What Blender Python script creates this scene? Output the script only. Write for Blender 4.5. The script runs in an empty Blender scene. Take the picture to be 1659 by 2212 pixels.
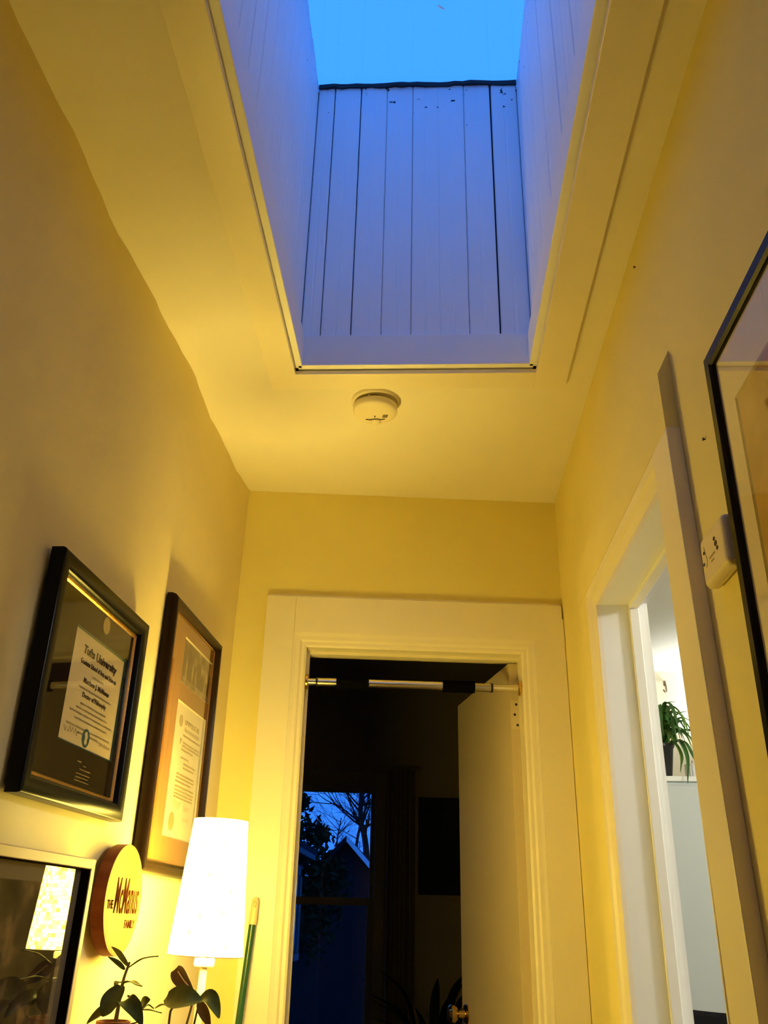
import bpy, bmesh, math, random
from mathutils import Matrix, Vector
from math import sin, cos, pi, radians

random.seed(7)
S = bpy.context.scene
COL = S.collection

# ------------------------------------------------------------------ camera
cam_d = bpy.data.cameras.new('camera')
cam = bpy.data.objects.new('camera', cam_d)
COL.objects.link(cam)
PITCH, YAW, ROLL = radians(25.15), radians(3.16), radians(1.31)
cp, sp = cos(PITCH), sin(PITCH)
B = Matrix(((1, 0, 0), (0, -sp, cp), (0, cp, sp)))
RM = Matrix.Rotation(YAW, 3, 'Z') @ B @ Matrix.Rotation(ROLL, 3, 'Z')
r_, u_, f_ = RM.col[0], RM.col[1], RM.col[2]
cam.matrix_world = Matrix(((r_[0], u_[0], -f_[0], 0), (r_[1], u_[1], -f_[1], 0), (r_[2], u_[2], -f_[2], 1.256), (0, 0, 0, 1)))
cam_d.sensor_fit = 'VERTICAL'
cam_d.sensor_height = 32.0
cam_d.lens = 32.0 * 1880 / 2212
cam_d.clip_start = 0.02
S.camera = cam

# ------------------------------------------------------------------ world: clear sky at dusk
SKY_ZENITH = (0.065, 0.45, 1.9)
SKY_LOW = (0.04, 0.27, 1.3)
W = bpy.data.worlds.new('dusk_sky')
S.world = W
W.use_nodes = True
wn = W.node_tree
wn.nodes.clear()
tc = wn.nodes.new('ShaderNodeTexCoord')
sx = wn.nodes.new('ShaderNodeSeparateXYZ')
mr = wn.nodes.new('ShaderNodeMapRange')
mr.inputs[1].default_value = 0.0
mr.inputs[2].default_value = 0.75
mx = wn.nodes.new('ShaderNodeMix')
mx.data_type = 'RGBA'
mx.inputs[6].default_value = (*SKY_LOW, 1)
mx.inputs[7].default_value = (*SKY_ZENITH, 1)
bg = wn.nodes.new('ShaderNodeBackground')
bg.inputs[1].default_value = 1.0
wo = wn.nodes.new('ShaderNodeOutputWorld')
wn.links.new(tc.outputs['Generated'], sx.inputs[0])
wn.links.new(sx.outputs[2], mr.inputs[0])
wn.links.new(mr.outputs[0], mx.inputs[0])
wn.links.new(mx.outputs[2], bg.inputs[0])
wn.links.new(bg.outputs[0], wo.inputs[0])

LAMP_COL = (1.0, 0.735, 0.15)
SHADE_L = 64.0          # radiance of the lit lamp shade
BULB_W = 325.0          # bulb inside the shade, escaping at its open ends
SIDE_COL = (1.0, 1.0, 0.94)
SIDE_K = 2.05

S.view_settings.view_transform = 'Standard'
S.view_settings.look = 'None'
S.view_settings.exposure = 0.0
S.view_settings.gamma = 1.0
S.view_settings.use_curve_mapping = False
S.cycles.max_bounces = 10
S.cycles.diffuse_bounces = 6
S.cycles.transparent_max_bounces = 16
S.cycles.caustics_reflective = False
S.cycles.caustics_refractive = False
S.cycles.use_denoising = True
S.cycles.sample_clamp_indirect = 6.0


# ------------------------------------------------------------------ materials
def _mat(name):
    m = bpy.data.materials.new(name)
    m.use_nodes = True
    nt = m.node_tree
    p = nt.nodes['Principled BSDF']
    return m, nt, p


def paint(name, col, rough=0.55, bump=0.15, scale=60.0, vary=0.06, big=2.2, spec=0.35, bumpdist=0.002):
    """painted or plain surface: slow colour drift, fine relief"""
    m, nt, p = _mat(name)
    co = nt.nodes.new('ShaderNodeTexCoord')
    n1 = nt.nodes.new('ShaderNodeTexNoise')
    n1.inputs['Scale'].default_value = big
    n1.inputs['Detail'].default_value = 5
    n2 = nt.nodes.new('ShaderNodeTexNoise')
    n2.inputs['Scale'].default_value = scale
    n2.inputs['Detail'].default_value = 4
    rp = nt.nodes.new('ShaderNodeMapRange')
    rp.inputs[1].default_value = 0.3
    rp.inputs[2].default_value = 0.7
    rp.inputs[3].default_value = 1.0 - vary
    rp.inputs[4].default_value = 1.0 + vary
    mu = nt.nodes.new('ShaderNodeVectorMath')
    mu.operation = 'SCALE'
    mu.inputs[0].default_value = col
    bp = nt.nodes.new('ShaderNodeBump')
    bp.inputs['Strength'].default_value = bump
    bp.inputs['Distance'].default_value = bumpdist
    L = nt.links.new
    L(co.outputs['Object'], n1.inputs['Vector'])
    L(co.outputs['Object'], n2.inputs['Vector'])
    L(n1.outputs['Fac'], rp.inputs[0])
    L(rp.outputs[0], mu.inputs['Scale'])
    L(mu.outputs[0], p.inputs['Base Color'])
    L(n2.outputs['Fac'], bp.inputs['Height'])
    L(bp.outputs[0], p.inputs['Normal'])
    p.inputs['Roughness'].default_value = rough
    p.inputs['Specular IOR Level'].default_value = spec
    return m


def plaster(name, col):
    """old hand-trowelled plaster: broad swells and fine grain"""
    m = paint(name, col, rough=0.6, bump=0.25, scale=26.0, vary=0.05, big=1.6, spec=0.08, bumpdist=0.004)
    nt = m.node_tree
    p = nt.nodes['Principled BSDF']
    old = p.inputs['Normal'].links[0].from_node
    n = nt.nodes.new('ShaderNodeTexNoise')
    n.inputs['Scale'].default_value = 4.0
    n.inputs['Detail'].default_value = 3
    b = nt.nodes.new('ShaderNodeBump')
    b.inputs['Strength'].default_value = 0.35
    b.inputs['Distance'].default_value = 0.02
    co = [x for x in nt.nodes if x.type == 'TEX_COORD'][0]
    nt.links.new(co.outputs['Object'], n.inputs['Vector'])
    nt.links.new(n.outputs['Fac'], b.inputs['Height'])
    nt.links.new(old.outputs[0], b.inputs['Normal'])
    nt.links.new(b.outputs[0], p.inputs['Normal'])
    return m


def wood(name, c1, c2, scale=(3, 40, 40), rough=0.45, coat=0.0):
    m, nt, p = _mat(name)
    co = nt.nodes.new('ShaderNodeTexCoord')
    mp = nt.nodes.new('ShaderNodeMapping')
    mp.inputs['Scale'].default_value = scale
    n = nt.nodes.new('ShaderNodeTexNoise')
    n.inputs['Scale'].default_value = 1.0
    n.inputs['Detail'].default_value = 6
    n.inputs['Distortion'].default_value = 0.6
    cr = nt.nodes.new('ShaderNodeValToRGB')
    cr.color_ramp.elements[0].position = 0.35
    cr.color_ramp.elements[0].color = (*c1, 1)
    cr.color_ramp.elements[1].position = 0.68
    cr.color_ramp.elements[1].color = (*c2, 1)
    L = nt.links.new
    L(co.outputs['Object'], mp.inputs[0])
    L(mp.outputs[0], n.inputs['Vector'])
    L(n.outputs['Fac'], cr.inputs[0])
    L(cr.outputs[0], p.inputs['Base Color'])
    p.inputs['Roughness'].default_value = rough
    p.inputs['Coat Weight'].default_value = coat
    p.inputs['Specular IOR Level'].default_value = 0.06
    return m


def metal(name, col, rough=0.2):
    m, nt, p = _mat(name)
    p.inputs['Base Color'].default_value = (*col, 1)
    p.inputs['Metallic'].default_value = 1.0
    n = nt.nodes.new('ShaderNodeTexNoise')
    n.inputs['Scale'].default_value = 120
    r = nt.nodes.new('ShaderNodeMapRange')
    r.inputs[3].default_value = rough * 0.7
    r.inputs[4].default_value = rough * 1.3
    nt.links.new(n.outputs['Fac'], r.inputs[0])
    nt.links.new(r.outputs[0], p.inputs['Roughness'])
    return m


def glass(name, tint=(1, 1, 1), rough=0.0, ior=1.5):
    """clear pane: transmits, reflects by Fresnel (Schlick), the same from both sides"""
    m = bpy.data.materials.new(name)
    m.use_nodes = True
    nt = m.node_tree
    nt.nodes.clear()
    t = nt.nodes.new('ShaderNodeBsdfTransparent')
    t.inputs[0].default_value = (*tint, 1)
    g = nt.nodes.new('ShaderNodeBsdfGlossy')
    g.inputs['Roughness'].default_value = rough
    ge = nt.nodes.new('ShaderNodeNewGeometry')
    dt = nt.nodes.new('ShaderNodeVectorMath')
    dt.operation = 'DOT_PRODUCT'
    ab = nt.nodes.new('ShaderNodeMath')
    ab.operation = 'ABSOLUTE'
    om = nt.nodes.new('ShaderNodeMath')
    om.operation = 'SUBTRACT'
    om.inputs[0].default_value = 1.0
    pw = nt.nodes.new('ShaderNodeMath')
    pw.operation = 'POWER'
    pw.inputs[1].default_value = 5.0
    fr = nt.nodes.new('ShaderNodeMapRange')
    f0 = ((ior - 1) / (ior + 1)) ** 2
    fr.inputs[3].default_value = f0
    fr.inputs[4].default_value = 1.0
    nt.links.new(ge.outputs['Normal'], dt.inputs[0])
    nt.links.new(ge.outputs['Incoming'], dt.inputs[1])
    nt.links.new(dt.outputs['Value'], ab.inputs[0])
    nt.links.new(ab.outputs[0], om.inputs[1])
    nt.links.new(om.outputs[0], pw.inputs[0])
    nt.links.new(pw.outputs[0], fr.inputs[0])
    mxs = nt.nodes.new('ShaderNodeMixShader')
    o = nt.nodes.new('ShaderNodeOutputMaterial')
    nt.links.new(fr.outputs[0], mxs.inputs[0])
    nt.links.new(t.outputs[0], mxs.inputs[1])
    nt.links.new(g.outputs[0], mxs.inputs[2])
    nt.links.new(mxs.outputs[0], o.inputs[0])
    return m


def noise_print(name, stops, scale, stretch=(1, 1, 1), rough=0.5):
    """flat printed picture made of blotches"""
    m, nt, p = _mat(name)
    co = nt.nodes.new('ShaderNodeTexCoord')
    mp = nt.nodes.new('ShaderNodeMapping')
    mp.inputs['Scale'].default_value = stretch
    n = nt.nodes.new('ShaderNodeTexNoise')
    n.inputs['Scale'].default_value = scale
    n.inputs['Detail'].default_value = 6
    cr = nt.nodes.new('ShaderNodeValToRGB')
    e = cr.color_ramp.elements
    e[0].position, e[0].color = stops[0][0], (*stops[0][1], 1)
    e[1].position, e[1].color = stops[-1][0], (*stops[-1][1], 1)
    for s in stops[1:-1]:
        x = e.new(s[0])
        x.color = (*s[1], 1)
    L = nt.links.new
    L(co.outputs['Object'], mp.inputs[0])
    L(mp.outputs[0], n.inputs['Vector'])
    L(n.outputs['Fac'], cr.inputs[0])
    L(cr.outputs[0], p.inputs['Base Color'])
    p.inputs['Roughness'].default_value = rough
    p.inputs['Specular IOR Level'].default_value = 0.0
    return m


def shade_mat():
    """woven lamp shade glowing from the bulb inside; small alternating blocks of weave"""
    m, nt, p = _mat('lamp_shade_weave')
    uv = nt.nodes.new('ShaderNodeTexCoord')
    mp = nt.nodes.new('ShaderNodeMapping')
    mp.inputs['Scale'].default_value = (26, 17, 1)
    br = nt.nodes.new('ShaderNodeTexBrick')
    br.inputs['Color1'].default_value = (*LAMP_COL, 1)
    br.inputs['Color2'].default_value = (LAMP_COL[0] * .30, LAMP_COL[1] * .30, LAMP_COL[2] * .06, 1)
    br.inputs['Mortar'].default_value = (LAMP_COL[0] * .6, LAMP_COL[1] * .6, LAMP_COL[2] * .3, 1)
    br.inputs['Scale'].default_value = 1.0
    br.inputs['Brick Width'].default_value = 0.5
    br.inputs['Row Height'].default_value = 0.5
    br.inputs['Mortar Size'].default_value = 0.03
    nt.links.new(uv.outputs['UV'], mp.inputs[0])
    nt.links.new(mp.outputs[0], br.inputs['Vector'])
    nt.links.new(br.outputs['Color'], p.inputs['Emission Color'])
    p.inputs['Emission Strength'].default_value = SHADE_L
    p.inputs['Base Color'].default_value = (.85, .8, .7, 1)
    p.inputs['Roughness'].default_value = .8
    return m


def emit(name, col, s):
    m, nt, p = _mat(name)
    p.inputs['Base Color'].default_value = (.9, .9, .9, 1)
    p.inputs['Emission Color'].default_value = (*col, 1)
    p.inputs['Emission Strength'].default_value = s
    return m


def well_paint(name):
    """white paint on beadboard, flaked near the top where damp got in"""
    m = paint(name, (.90, .90, .90), rough=.5, bump=.12, scale=50, vary=.04)
    nt = m.node_tree
    p = nt.nodes['Principled BSDF']
    src = p.inputs['Base Color'].links[0].from_socket
    ge = nt.nodes.new('ShaderNodeNewGeometry')
    s = nt.nodes.new('ShaderNodeSeparateXYZ')
    n = nt.nodes.new('ShaderNodeTexNoise')
    n.inputs['Scale'].default_value = 38
    n.inputs['Detail'].default_value = 5
    r = nt.nodes.new('ShaderNodeMapRange')
    r.inputs[1].default_value = 3.25
    r.inputs[2].default_value = 3.63
    r.inputs[3].default_value = 0.0
    r.inputs[4].default_value = 0.19
    ad = nt.nodes.new('ShaderNodeMath')
    ad.operation = 'ADD'
    gt = nt.nodes.new('ShaderNodeMath')
    gt.operation = 'GREATER_THAN'
    gt.inputs[1].default_value = 0.83
    mxx = nt.nodes.new('ShaderNodeMix')
    mxx.data_type = 'RGBA'
    mxx.inputs[7].default_value = (.03, .03, .03, 1)
    L = nt.links.new
    L(ge.outputs['Position'], s.inputs[0])
    L(ge.outputs['Position'], n.inputs['Vector'])
    L(s.outputs[2], r.inputs[0])
    L(n.outputs['Fac'], ad.inputs[0])
    L(r.outputs[0], ad.inputs[1])
    L(ad.outputs[0], gt.inputs[0])
    L(gt.outputs[0], mxx.inputs[0])
    L(src, mxx.inputs[6])
    L(mxx.outputs[2], p.inputs['Base Color'])
    return m


M = {
    'wall': plaster('wall_plaster', (.77, .66, .36)),
    'wall_r': plaster('wall_plaster_yellow', (.80, .70, .30)),
    'ceil': plaster('ceiling_plaster', (.83, .78, .68)),
    'trim': paint('cream_gloss_trim', (.84, .77, .62), rough=.35, bump=.12, scale=30, vary=.04, spec=.5),
    'white_trim': paint('white_trim', (.82, .82, .80), rough=.4, bump=.1, scale=40, vary=.03),
    'well': well_paint('beadboard_white'),
    'door': paint('door_paint', (.62, .52, .33), rough=.45, bump=.1, scale=40, vary=.04),
    'floor': wood('floor_wood', (.08, .035, .012), (.16, .08, .03), scale=(20, 2, 20)),
    'dark': paint('dark_curb', (.02, .02, .022), rough=.7),
    'black_frame': paint('black_lacquer_frame', (.008, .008, .009), rough=.25, bump=.02, vary=.2, spec=.10),
    'brown_frame': paint('dark_brown_lacquer_frame', (.020, .011, .006), rough=.28, bump=.02, vary=.2, spec=.08),
    'gold': metal('gold_lip', (.85, .52, .2), .28),
    'mat_dark': paint('dark_mat_board', (.014, .009, .005), rough=.8, bump=.05, scale=200, spec=0.0),
    'mat_brown': paint('brown_mat_board', (.34, .155, .04), rough=.8, bump=.05, scale=200, spec=0.0),
    'bevel': paint('mat_bevel_cream', (.75, .68, .5), rough=.7, spec=0.0),
    'teal': paint('mat_bevel_teal', (.05, .10, .09), rough=.7, spec=0.0),
    'paper': paint('parchment', (.56, .44, .24), rough=.7, bump=.05, vary=.06, big=9, spec=0.0),
    'paper2': paint('diploma_paper', (.80, .70, .47), rough=.7, bump=.05, vary=.05, big=9, spec=0.0),
    'ink': paint('brown_ink', (.07, .045, .03), rough=.7, bump=0, spec=0.0),
    'ink_pale': paint('pale_ochre_ink', (.45, .33, .16), rough=.7, bump=0, spec=0.0),
    'seal': paint('seal_teal', (.03, .08, .09), rough=.6, spec=0.0),
    'goldfoil': paint('gold_foil_print', (.42, .30, .12), rough=.45, bump=0, spec=0.0),
    'sepia': noise_print('sepia_print', [(.3, (.06, .035, .02)), (.5, (.24, .15, .07)), (.7, (.55, .42, .24))], 22, (1, 1, 1)),
    'sepia_dark': paint('sepia_dark', (.12, .07, .03), rough=.7, vary=.25, big=60, spec=0.0),
    'glass': glass('picture_glass'),
    'wglass': glass('window_glass', tint=(.97, .98, .98)),
    'cream_frame': wood('pale_wood_frame', (.62, .48, .27), (.74, .60, .38), scale=(4, 4, 60), rough=.4),
    'shaded_side': paint('frame_inner_side_shade', (.02, .014, .01), rough=.6, spec=0.0),
    'mat_grey': paint('grey_mat', (.16, .125, .08), rough=.8, spec=0.0),
    'dark_print': noise_print('dark_garden_print', [(.3, (.008, .008, .006)), (.55, (.045, .032, .018)), (.68, (.16, .10, .05))], 16, (1, 1, .6)),
    'plaque': wood('pale_pine_plaque', (.28, .13, .025), (.38, .20, .045), scale=(22, 2, 3), rough=.5),
    'plaque_edge': wood('stained_plaque_edge', (.13, .035, .015), (.2, .06, .025), scale=(30, 30, 4), rough=.5),
    'engrave': paint('burnt_engraving', (.05, .014, .005), rough=.7, bump=0, spec=0.0),
    'shade': shade_mat(),
    'white_plastic': paint('white_plastic', (.82, .78, .68), rough=.4, bump=.02, vary=.02),
    'lamp_stem': paint('brushed_pale_metal', (.70, .64, .50), rough=.3, bump=.02, vary=.03, spec=.6),
    'leaf': paint('jade_leaf', (.045, .058, .018), rough=.45, bump=.08, vary=.3, big=40, spec=.15),
    'leaf2': paint('broad_leaf', (.085, .105, .03), rough=.45, bump=.08, vary=.3, big=40, spec=.15),
    'leaf_brown': paint('brown_leaf', (.075, .035, .014), rough=.4, bump=.08, vary=.25, big=40, spec=.4),
    'midrib': paint('pale_midrib', (.55, .42, .24), rough=.5),
    'stem': paint('plant_stem', (.13, .085, .035), rough=.6, vary=.2, big=60),
    'terracotta': paint('terracotta', (.33, .12, .05), rough=.75, vary=.1, big=30),
    'soil': paint('soil', (.03, .018, .01), rough=.95, bump=.6, scale=200),
    'pole_green': paint('green_plastic_pole', (.012, .075, .038), rough=.22, bump=.02, vary=.1, spec=.6),
    'pole_tip': paint('beige_plastic_tip', (.78, .62, .34), rough=.4, bump=.02, vary=.03),
    'chrome': metal('brushed_chrome', (.80, .76, .68), .24),
    'foam': paint('black_foam', (.003, .003, .0035), spec=0.0, rough=.9, bump=.3, scale=300),
    'black_plastic': paint('black_plastic', (.012, .012, .012), rough=.4),
    'brass': metal('brass', (.80, .55, .20), .2),
    'hinge': paint('painted_hinge', (.70, .60, .40), rough=.4, vary=.05),
    'detector': paint('ivory_plastic', (.80, .72, .55), rough=.42, bump=.02, vary=.02),
    'detector_w': paint('ivory_alarm_plastic', (.78, .68, .46), rough=.42, bump=.02, vary=.02),
    'slot': paint('dark_slot', (.03, .018, .01), rough=.8),
    'print': paint('faint_brown_print', (.40, .28, .12), rough=.7, bump=0),
    'pale_mat': paint('pale_mat', (.80, .70, .50), rough=.7, vary=.03, spec=0.0),
    'warm_print': noise_print('warm_print', [(.3, (.30, .15, .05)), (.5, (.50, .30, .11)), (.7, (.60, .38, .16))], 5),
    'room_wall': paint('pale_room_wall', (.72, .67, .52), rough=.6, vary=.04),
    'room_ceil': paint('pale_room_ceiling', (.82, .83, .80), rough=.6, vary=.03),
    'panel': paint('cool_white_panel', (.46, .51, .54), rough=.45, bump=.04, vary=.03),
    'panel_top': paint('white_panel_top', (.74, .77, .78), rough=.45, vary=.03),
    'spider': paint('strap_leaf_green', (.035, .12, .02), rough=.28, bump=.03, vary=.35, big=30, spec=.6),
    'spider2': paint('strap_leaf_light', (.11, .24, .035), rough=.3, bump=.03, vary=.3, big=30, spec=.6),
    'black_pot': paint('black_pot', (.012, .012, .014), rough=.4),
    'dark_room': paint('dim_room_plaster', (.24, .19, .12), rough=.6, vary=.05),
    'dark_wood': paint('dark_stained_wood', (.16, .11, .06), rough=.45, vary=.15, big=12),
    'sash': paint('sash_paint', (.26, .20, .11), rough=.45, vary=.08),
    'curtain': paint('brown_curtain', (.20, .14, .07), rough=.9, bump=.3, scale=150),
    'dark_canvas': paint('dark_canvas', (.02, .022, .028), rough=.7, vary=.3, big=8, spec=0.0),
    'upholstery': paint('dark_upholstery', (.012, .012, .014), rough=.8, spec=0.0),
    'bark': paint('bark', (.02, .018, .016), rough=.9, spec=0.0, vary=.3, big=6),
    'night_leaf': paint('dusk_foliage', (.006, .013, .007), rough=.7, spec=0.0, vary=.4, big=3),
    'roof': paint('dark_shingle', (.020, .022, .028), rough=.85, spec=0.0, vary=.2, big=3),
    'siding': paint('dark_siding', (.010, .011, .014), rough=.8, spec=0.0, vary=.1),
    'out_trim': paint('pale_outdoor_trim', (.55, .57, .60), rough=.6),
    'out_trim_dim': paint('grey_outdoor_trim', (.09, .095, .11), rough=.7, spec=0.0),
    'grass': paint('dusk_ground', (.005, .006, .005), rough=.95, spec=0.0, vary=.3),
    'fixture': emit('lit_globe', SIDE_COL, 7.0 * SIDE_K),
    'bulb': emit('lit_bulb', LAMP_COL, BULB_W * .2),
}


# ------------------------------------------------------------------ mesh helpers
def bx(bm, lo, hi):
    x0, y0, z0 = lo
    x1, y1, z1 = hi
    v = [bm.verts.new(c) for c in ((x0, y0, z0), (x1, y0, z0), (x1, y1, z0), (x0, y1, z0), (x0, y0, z1), (x1, y0, z1), (x1, y1, z1), (x0, y1, z1))]
    for f in ((0, 3, 2, 1), (4, 5, 6, 7), (0, 1, 5, 4), (1, 2, 6, 5), (2, 3, 7, 6), (3, 0, 4, 7)):
        bm.faces.new([v[i] for i in f])


def hexa(bm, pts):
    """eight corners: four below, four above, same winding"""
    v = [bm.verts.new(c) for c in pts]
    for f in ((0, 3, 2, 1), (4, 5, 6, 7), (0, 1, 5, 4), (1, 2, 6, 5), (2, 3, 7, 6), (3, 0, 4, 7)):
        bm.faces.new([v[i] for i in f])


def lathe(bm, prof, n=32, center=(0, 0), cap0=True, cap1=True, uv=False):
    """prof: list of (radius, z)"""
    rings = []
    for r, z in prof:
        rings.append([bm.verts.new((center[0] + r * cos(2 * pi * i / n), center[1] + r * sin(2 * pi * i / n), z)) for i in range(n)])
    lay = bm.loops.layers.uv.verify() if uv else None
    zt = [p[1] for p in prof]
    for a in range(len(rings) - 1):
        for i in range(n):
            j = (i + 1) % n
            f = bm.faces.new((rings[a][i], rings[a][j], rings[a + 1][j], rings[a + 1][i]))
            if uv:
                for l, (ii, zz) in zip(f.loops, ((i, zt[a]), (i + 1, zt[a]), (i + 1, zt[a + 1]), (i, zt[a + 1]))):
                    l[lay].uv = (ii / n, (zz - zt[0]) / (max(zt) - min(zt) or 1))
    if cap0:
        bm.faces.new(list(reversed(rings[0])))
    if cap1:
        bm.faces.new(rings[-1])


def tube(bm, pts, rad, n=8, cap=True):
    pts = [Vector(p) for p in pts]
    if not isinstance(rad, (list, tuple)):
        rad = [rad] * len(pts)
    rings = []
    t0 = (pts[1] - pts[0]).normalized()
    nrm = t0.orthogonal().normalized()
    for i, p in enumerate(pts):
        t = (pts[min(i + 1, len(pts) - 1)] - pts[max(i - 1, 0)]).normalized()
        nrm = (nrm - t * nrm.dot(t))
        if nrm.length < 1e-6:
            nrm = t.orthogonal()
        nrm.normalize()
        b = t.cross(nrm)
        rings.append([bm.verts.new(p + rad[i] * (nrm * cos(2 * pi * k / n) + b * sin(2 * pi * k / n))) for k in range(n)])
    for a in range(len(rings) - 1):
        for k in range(n):
            j = (k + 1) % n
            bm.faces.new((rings[a][k], rings[a][j], rings[a + 1][j], rings[a + 1][k]))
    if cap:
        bm.faces.new(list(reversed(rings[0])))
        bm.faces.new(rings[-1])


def ring(bm, u0, u1, v0, v1, prof):
    """mitred rectangular moulding; prof = closed list of (inset, height)"""
    rs = []
    for d, w in prof:
        rs.append([bm.verts.new(c) for c in ((u0 + d, v0 + d, w), (u1 - d, v0 + d, w), (u1 - d, v1 - d, w), (u0 + d, v1 - d, w))])
    n = len(rs)
    for a in range(n):
        b = (a + 1) % n
        for i in range(4):
            j = (i + 1) % 4
            bm.faces.new((rs[a][i], rs[a][j], rs[b][j], rs[b][i]))


def arch(bm, uL, uR, zT, z0, prof):
    """three-sided door moulding; prof = closed list of (outset, height)"""
    rs = []
    for d, w in prof:
        rs.append([bm.verts.new(c) for c in ((uL - d, z0, w), (uL - d, zT + d, w), (uR + d, zT + d, w), (uR + d, z0, w))])
    n = len(rs)
    for a in range(n):
        b = (a + 1) % n
        for i in range(3):
            bm.faces.new((rs[a][i], rs[a][i + 1], rs[b][i + 1], rs[b][i]))
    bm.faces.new([r[0] for r in rs])
    bm.faces.new([r[3] for r in reversed(rs)])


def catmull(pts, n=6):
    P = [Vector(p) for p in pts]
    P = [P[0] * 2 - P[1]] + P + [P[-1] * 2 - P[-2]]
    out = []
    for i in range(1, len(P) - 2):
        for k in range(n):
            t = k / n
            a, b, c, d = P[i - 1], P[i], P[i + 1], P[i + 2]
            out.append(0.5 * ((2 * b) + (c - a) * t + (2 * a - 5 * b + 4 * c - d) * t * t + (3 * b - a - 3 * c + d) * t ** 3))
    out.append(P[-2])
    return out


def leaf_bm(pts, width, side=None, cup=.25, thick=.0012, tipness=1.0, n=6):
    """leaf blade along a spine, cupped across, with real thickness"""
    bm = bmesh.new()
    sp_ = catmull(pts, n)
    N = len(sp_)
    rows_t, rows_b = [], []
    for i, p in enumerate(sp_):
        t = (sp_[min(i + 1, N - 1)] - sp_[max(i - 1, 0)]).normalized()
        s_hint = Vector(side) if side else Vector((0, 0, 1)).cross(t)
        s_ = s_hint - t * s_hint.dot(t)
        if s_.length < 1e-5:
            s_ = t.orthogonal()
        s_.normalize()
        nn = t.cross(s_)
        if nn.z < 0:
            nn = -nn
        x = i / (N - 1)
        w = width * .5 * max(.06, (sin(pi * min(1, (x * .93 + .05) ** (.8 * tipness)))) ** .75)
        rt, rb = [], []
        for k in (-1, -.5, 0, .5, 1):
            q = p + s_ * (w * k) + nn * (cup * w * k * k)
            th = thick * (.35 if abs(k) == 1 else 1)
            rt.append(bm.verts.new(q + nn * th * .5))
            rb.append(bm.verts.new(q - nn * th * .5))
        rows_t.append(rt)
        rows_b.append(rb)
    for i in range(N - 1):
        for k in range(4):
            bm.faces.new((rows_t[i][k], rows_t[i][k + 1], rows_t[i + 1][k + 1], rows_t[i + 1][k]))
            bm.faces.new((rows_b[i][k + 1], rows_b[i][k], rows_b[i + 1][k], rows_b[i + 1][k + 1]))
        bm.faces.new((rows_b[i][0], rows_t[i][0], rows_t[i + 1][0], rows_b[i + 1][0]))
        bm.faces.new((rows_t[i][4], rows_b[i][4], rows_b[i + 1][4], rows_t[i + 1][4]))
    for i in (0, N - 1):
        bm.faces.new(rows_t[i] + list(reversed(rows_b[i])))
    return bm


def obj(name, bm, mat, parent=None, smooth=False, bevel=0.0):
    me = bpy.data.meshes.new(name)
    bmesh.ops.recalc_face_normals(bm, faces=bm.faces)
    bm.to_mesh(me)
    bm.free()
    me.materials.append(M[mat] if isinstance(mat, str) else mat)
    if smooth:
        for p in me.polygons:
            p.use_smooth = True
        me.set_sharp_from_angle(angle=radians(38))
    o = bpy.data.objects.new(name, me)
    COL.objects.link(o)
    if parent:
        o.parent = parent
    if bevel:
        b = o.modifiers.new('bevel', 'BEVEL')
        b.width = bevel
        b.segments = 2
        b.limit_method = 'ANGLE'
    return o


def box(name, lo, hi, mat, parent=None, bevel=0.0):
    bm = bmesh.new()
    bx(bm, lo, hi)
    return obj(name, bm, mat, parent, bevel=bevel)


def boxes(name, L, mat, parent=None, bevel=0.0):
    bm = bmesh.new()
    for lo, hi in L:
        bx(bm, lo, hi)
    return obj(name, bm, mat, parent, bevel=bevel)


def tag(o, label=None, cat=None, group=None, kind=None):
    for k, v in (('label', label), ('category', cat), ('group', group), ('kind', kind)):
        if v:
            o[k] = v
    return o


def thing(name, label, cat, mat4=None, group=None):
    o = bpy.data.objects.new(name, None)
    o.empty_display_size = .05
    COL.objects.link(o)
    if mat4 is not None:
        o.matrix_world = mat4
    return tag(o, label, cat, group)


def root(name, mat4=None, label=None):
    """an Empty that carries a piece of the setting"""
    o = bpy.data.objects.new(name, None)
    o.empty_display_size = .05
    COL.objects.link(o)
    if mat4 is not None:
        o.matrix_world = mat4
    return tag(o, label=label, kind='structure')


def struct(o, label=None):
    return tag(o, label=label, kind='structure')


def frame_m(u, v, w, o):
    m = Matrix.Identity(4)
    for i in range(3):
        m[i][0], m[i][1], m[i][2], m[i][3] = u[i], v[i], w[i], o[i]
    return m


def text_mesh(s, bold=0.0, shear=0.0):
    cu = bpy.data.curves.new('lettering', 'FONT')
    cu.body = s
    cu.size = 1.0
    cu.offset = bold
    cu.shear = shear
    cu.resolution_u = 3
    o = bpy.data.objects.new('lettering_tmp', cu)
    COL.objects.link(o)
    dg = bpy.context.evaluated_depsgraph_get()
    me = bpy.data.meshes.new_from_object(o.evaluated_get(dg))
    bpy.data.objects.remove(o)
    bpy.data.curves.remove(cu)
    return me


def letter(parent, s, cu, cv, w, h, z, mat, bold=0.0, shear=0.0, thick=0.0004, name='lettering'):
    """flat lettering fitted to a box w x h centred at (cu, cv), height z above the local plane"""
    me = text_mesh(s, bold, shear)
    xs = [v.co.x for v in me.vertices]
    ys = [v.co.y for v in me.vertices]
    x0, x1, y0, y1 = min(xs), max(xs), min(ys), max(ys)
    for v in me.vertices:
        v.co.x = cu + ((v.co.x - x0) / (x1 - x0) - .5) * w
        v.co.y = cv + ((v.co.y - y0) / (y1 - y0) - .5) * h
        v.co.z = z
    me.materials.clear()
    me.materials.append(M[mat])
    o = bpy.data.objects.new(name, me)
    COL.objects.link(o)
    o.parent = parent
    sd = o.modifiers.new('thickness', 'SOLIDIFY')
    sd.thickness = thick
    sd.offset = 1
    return o


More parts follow.
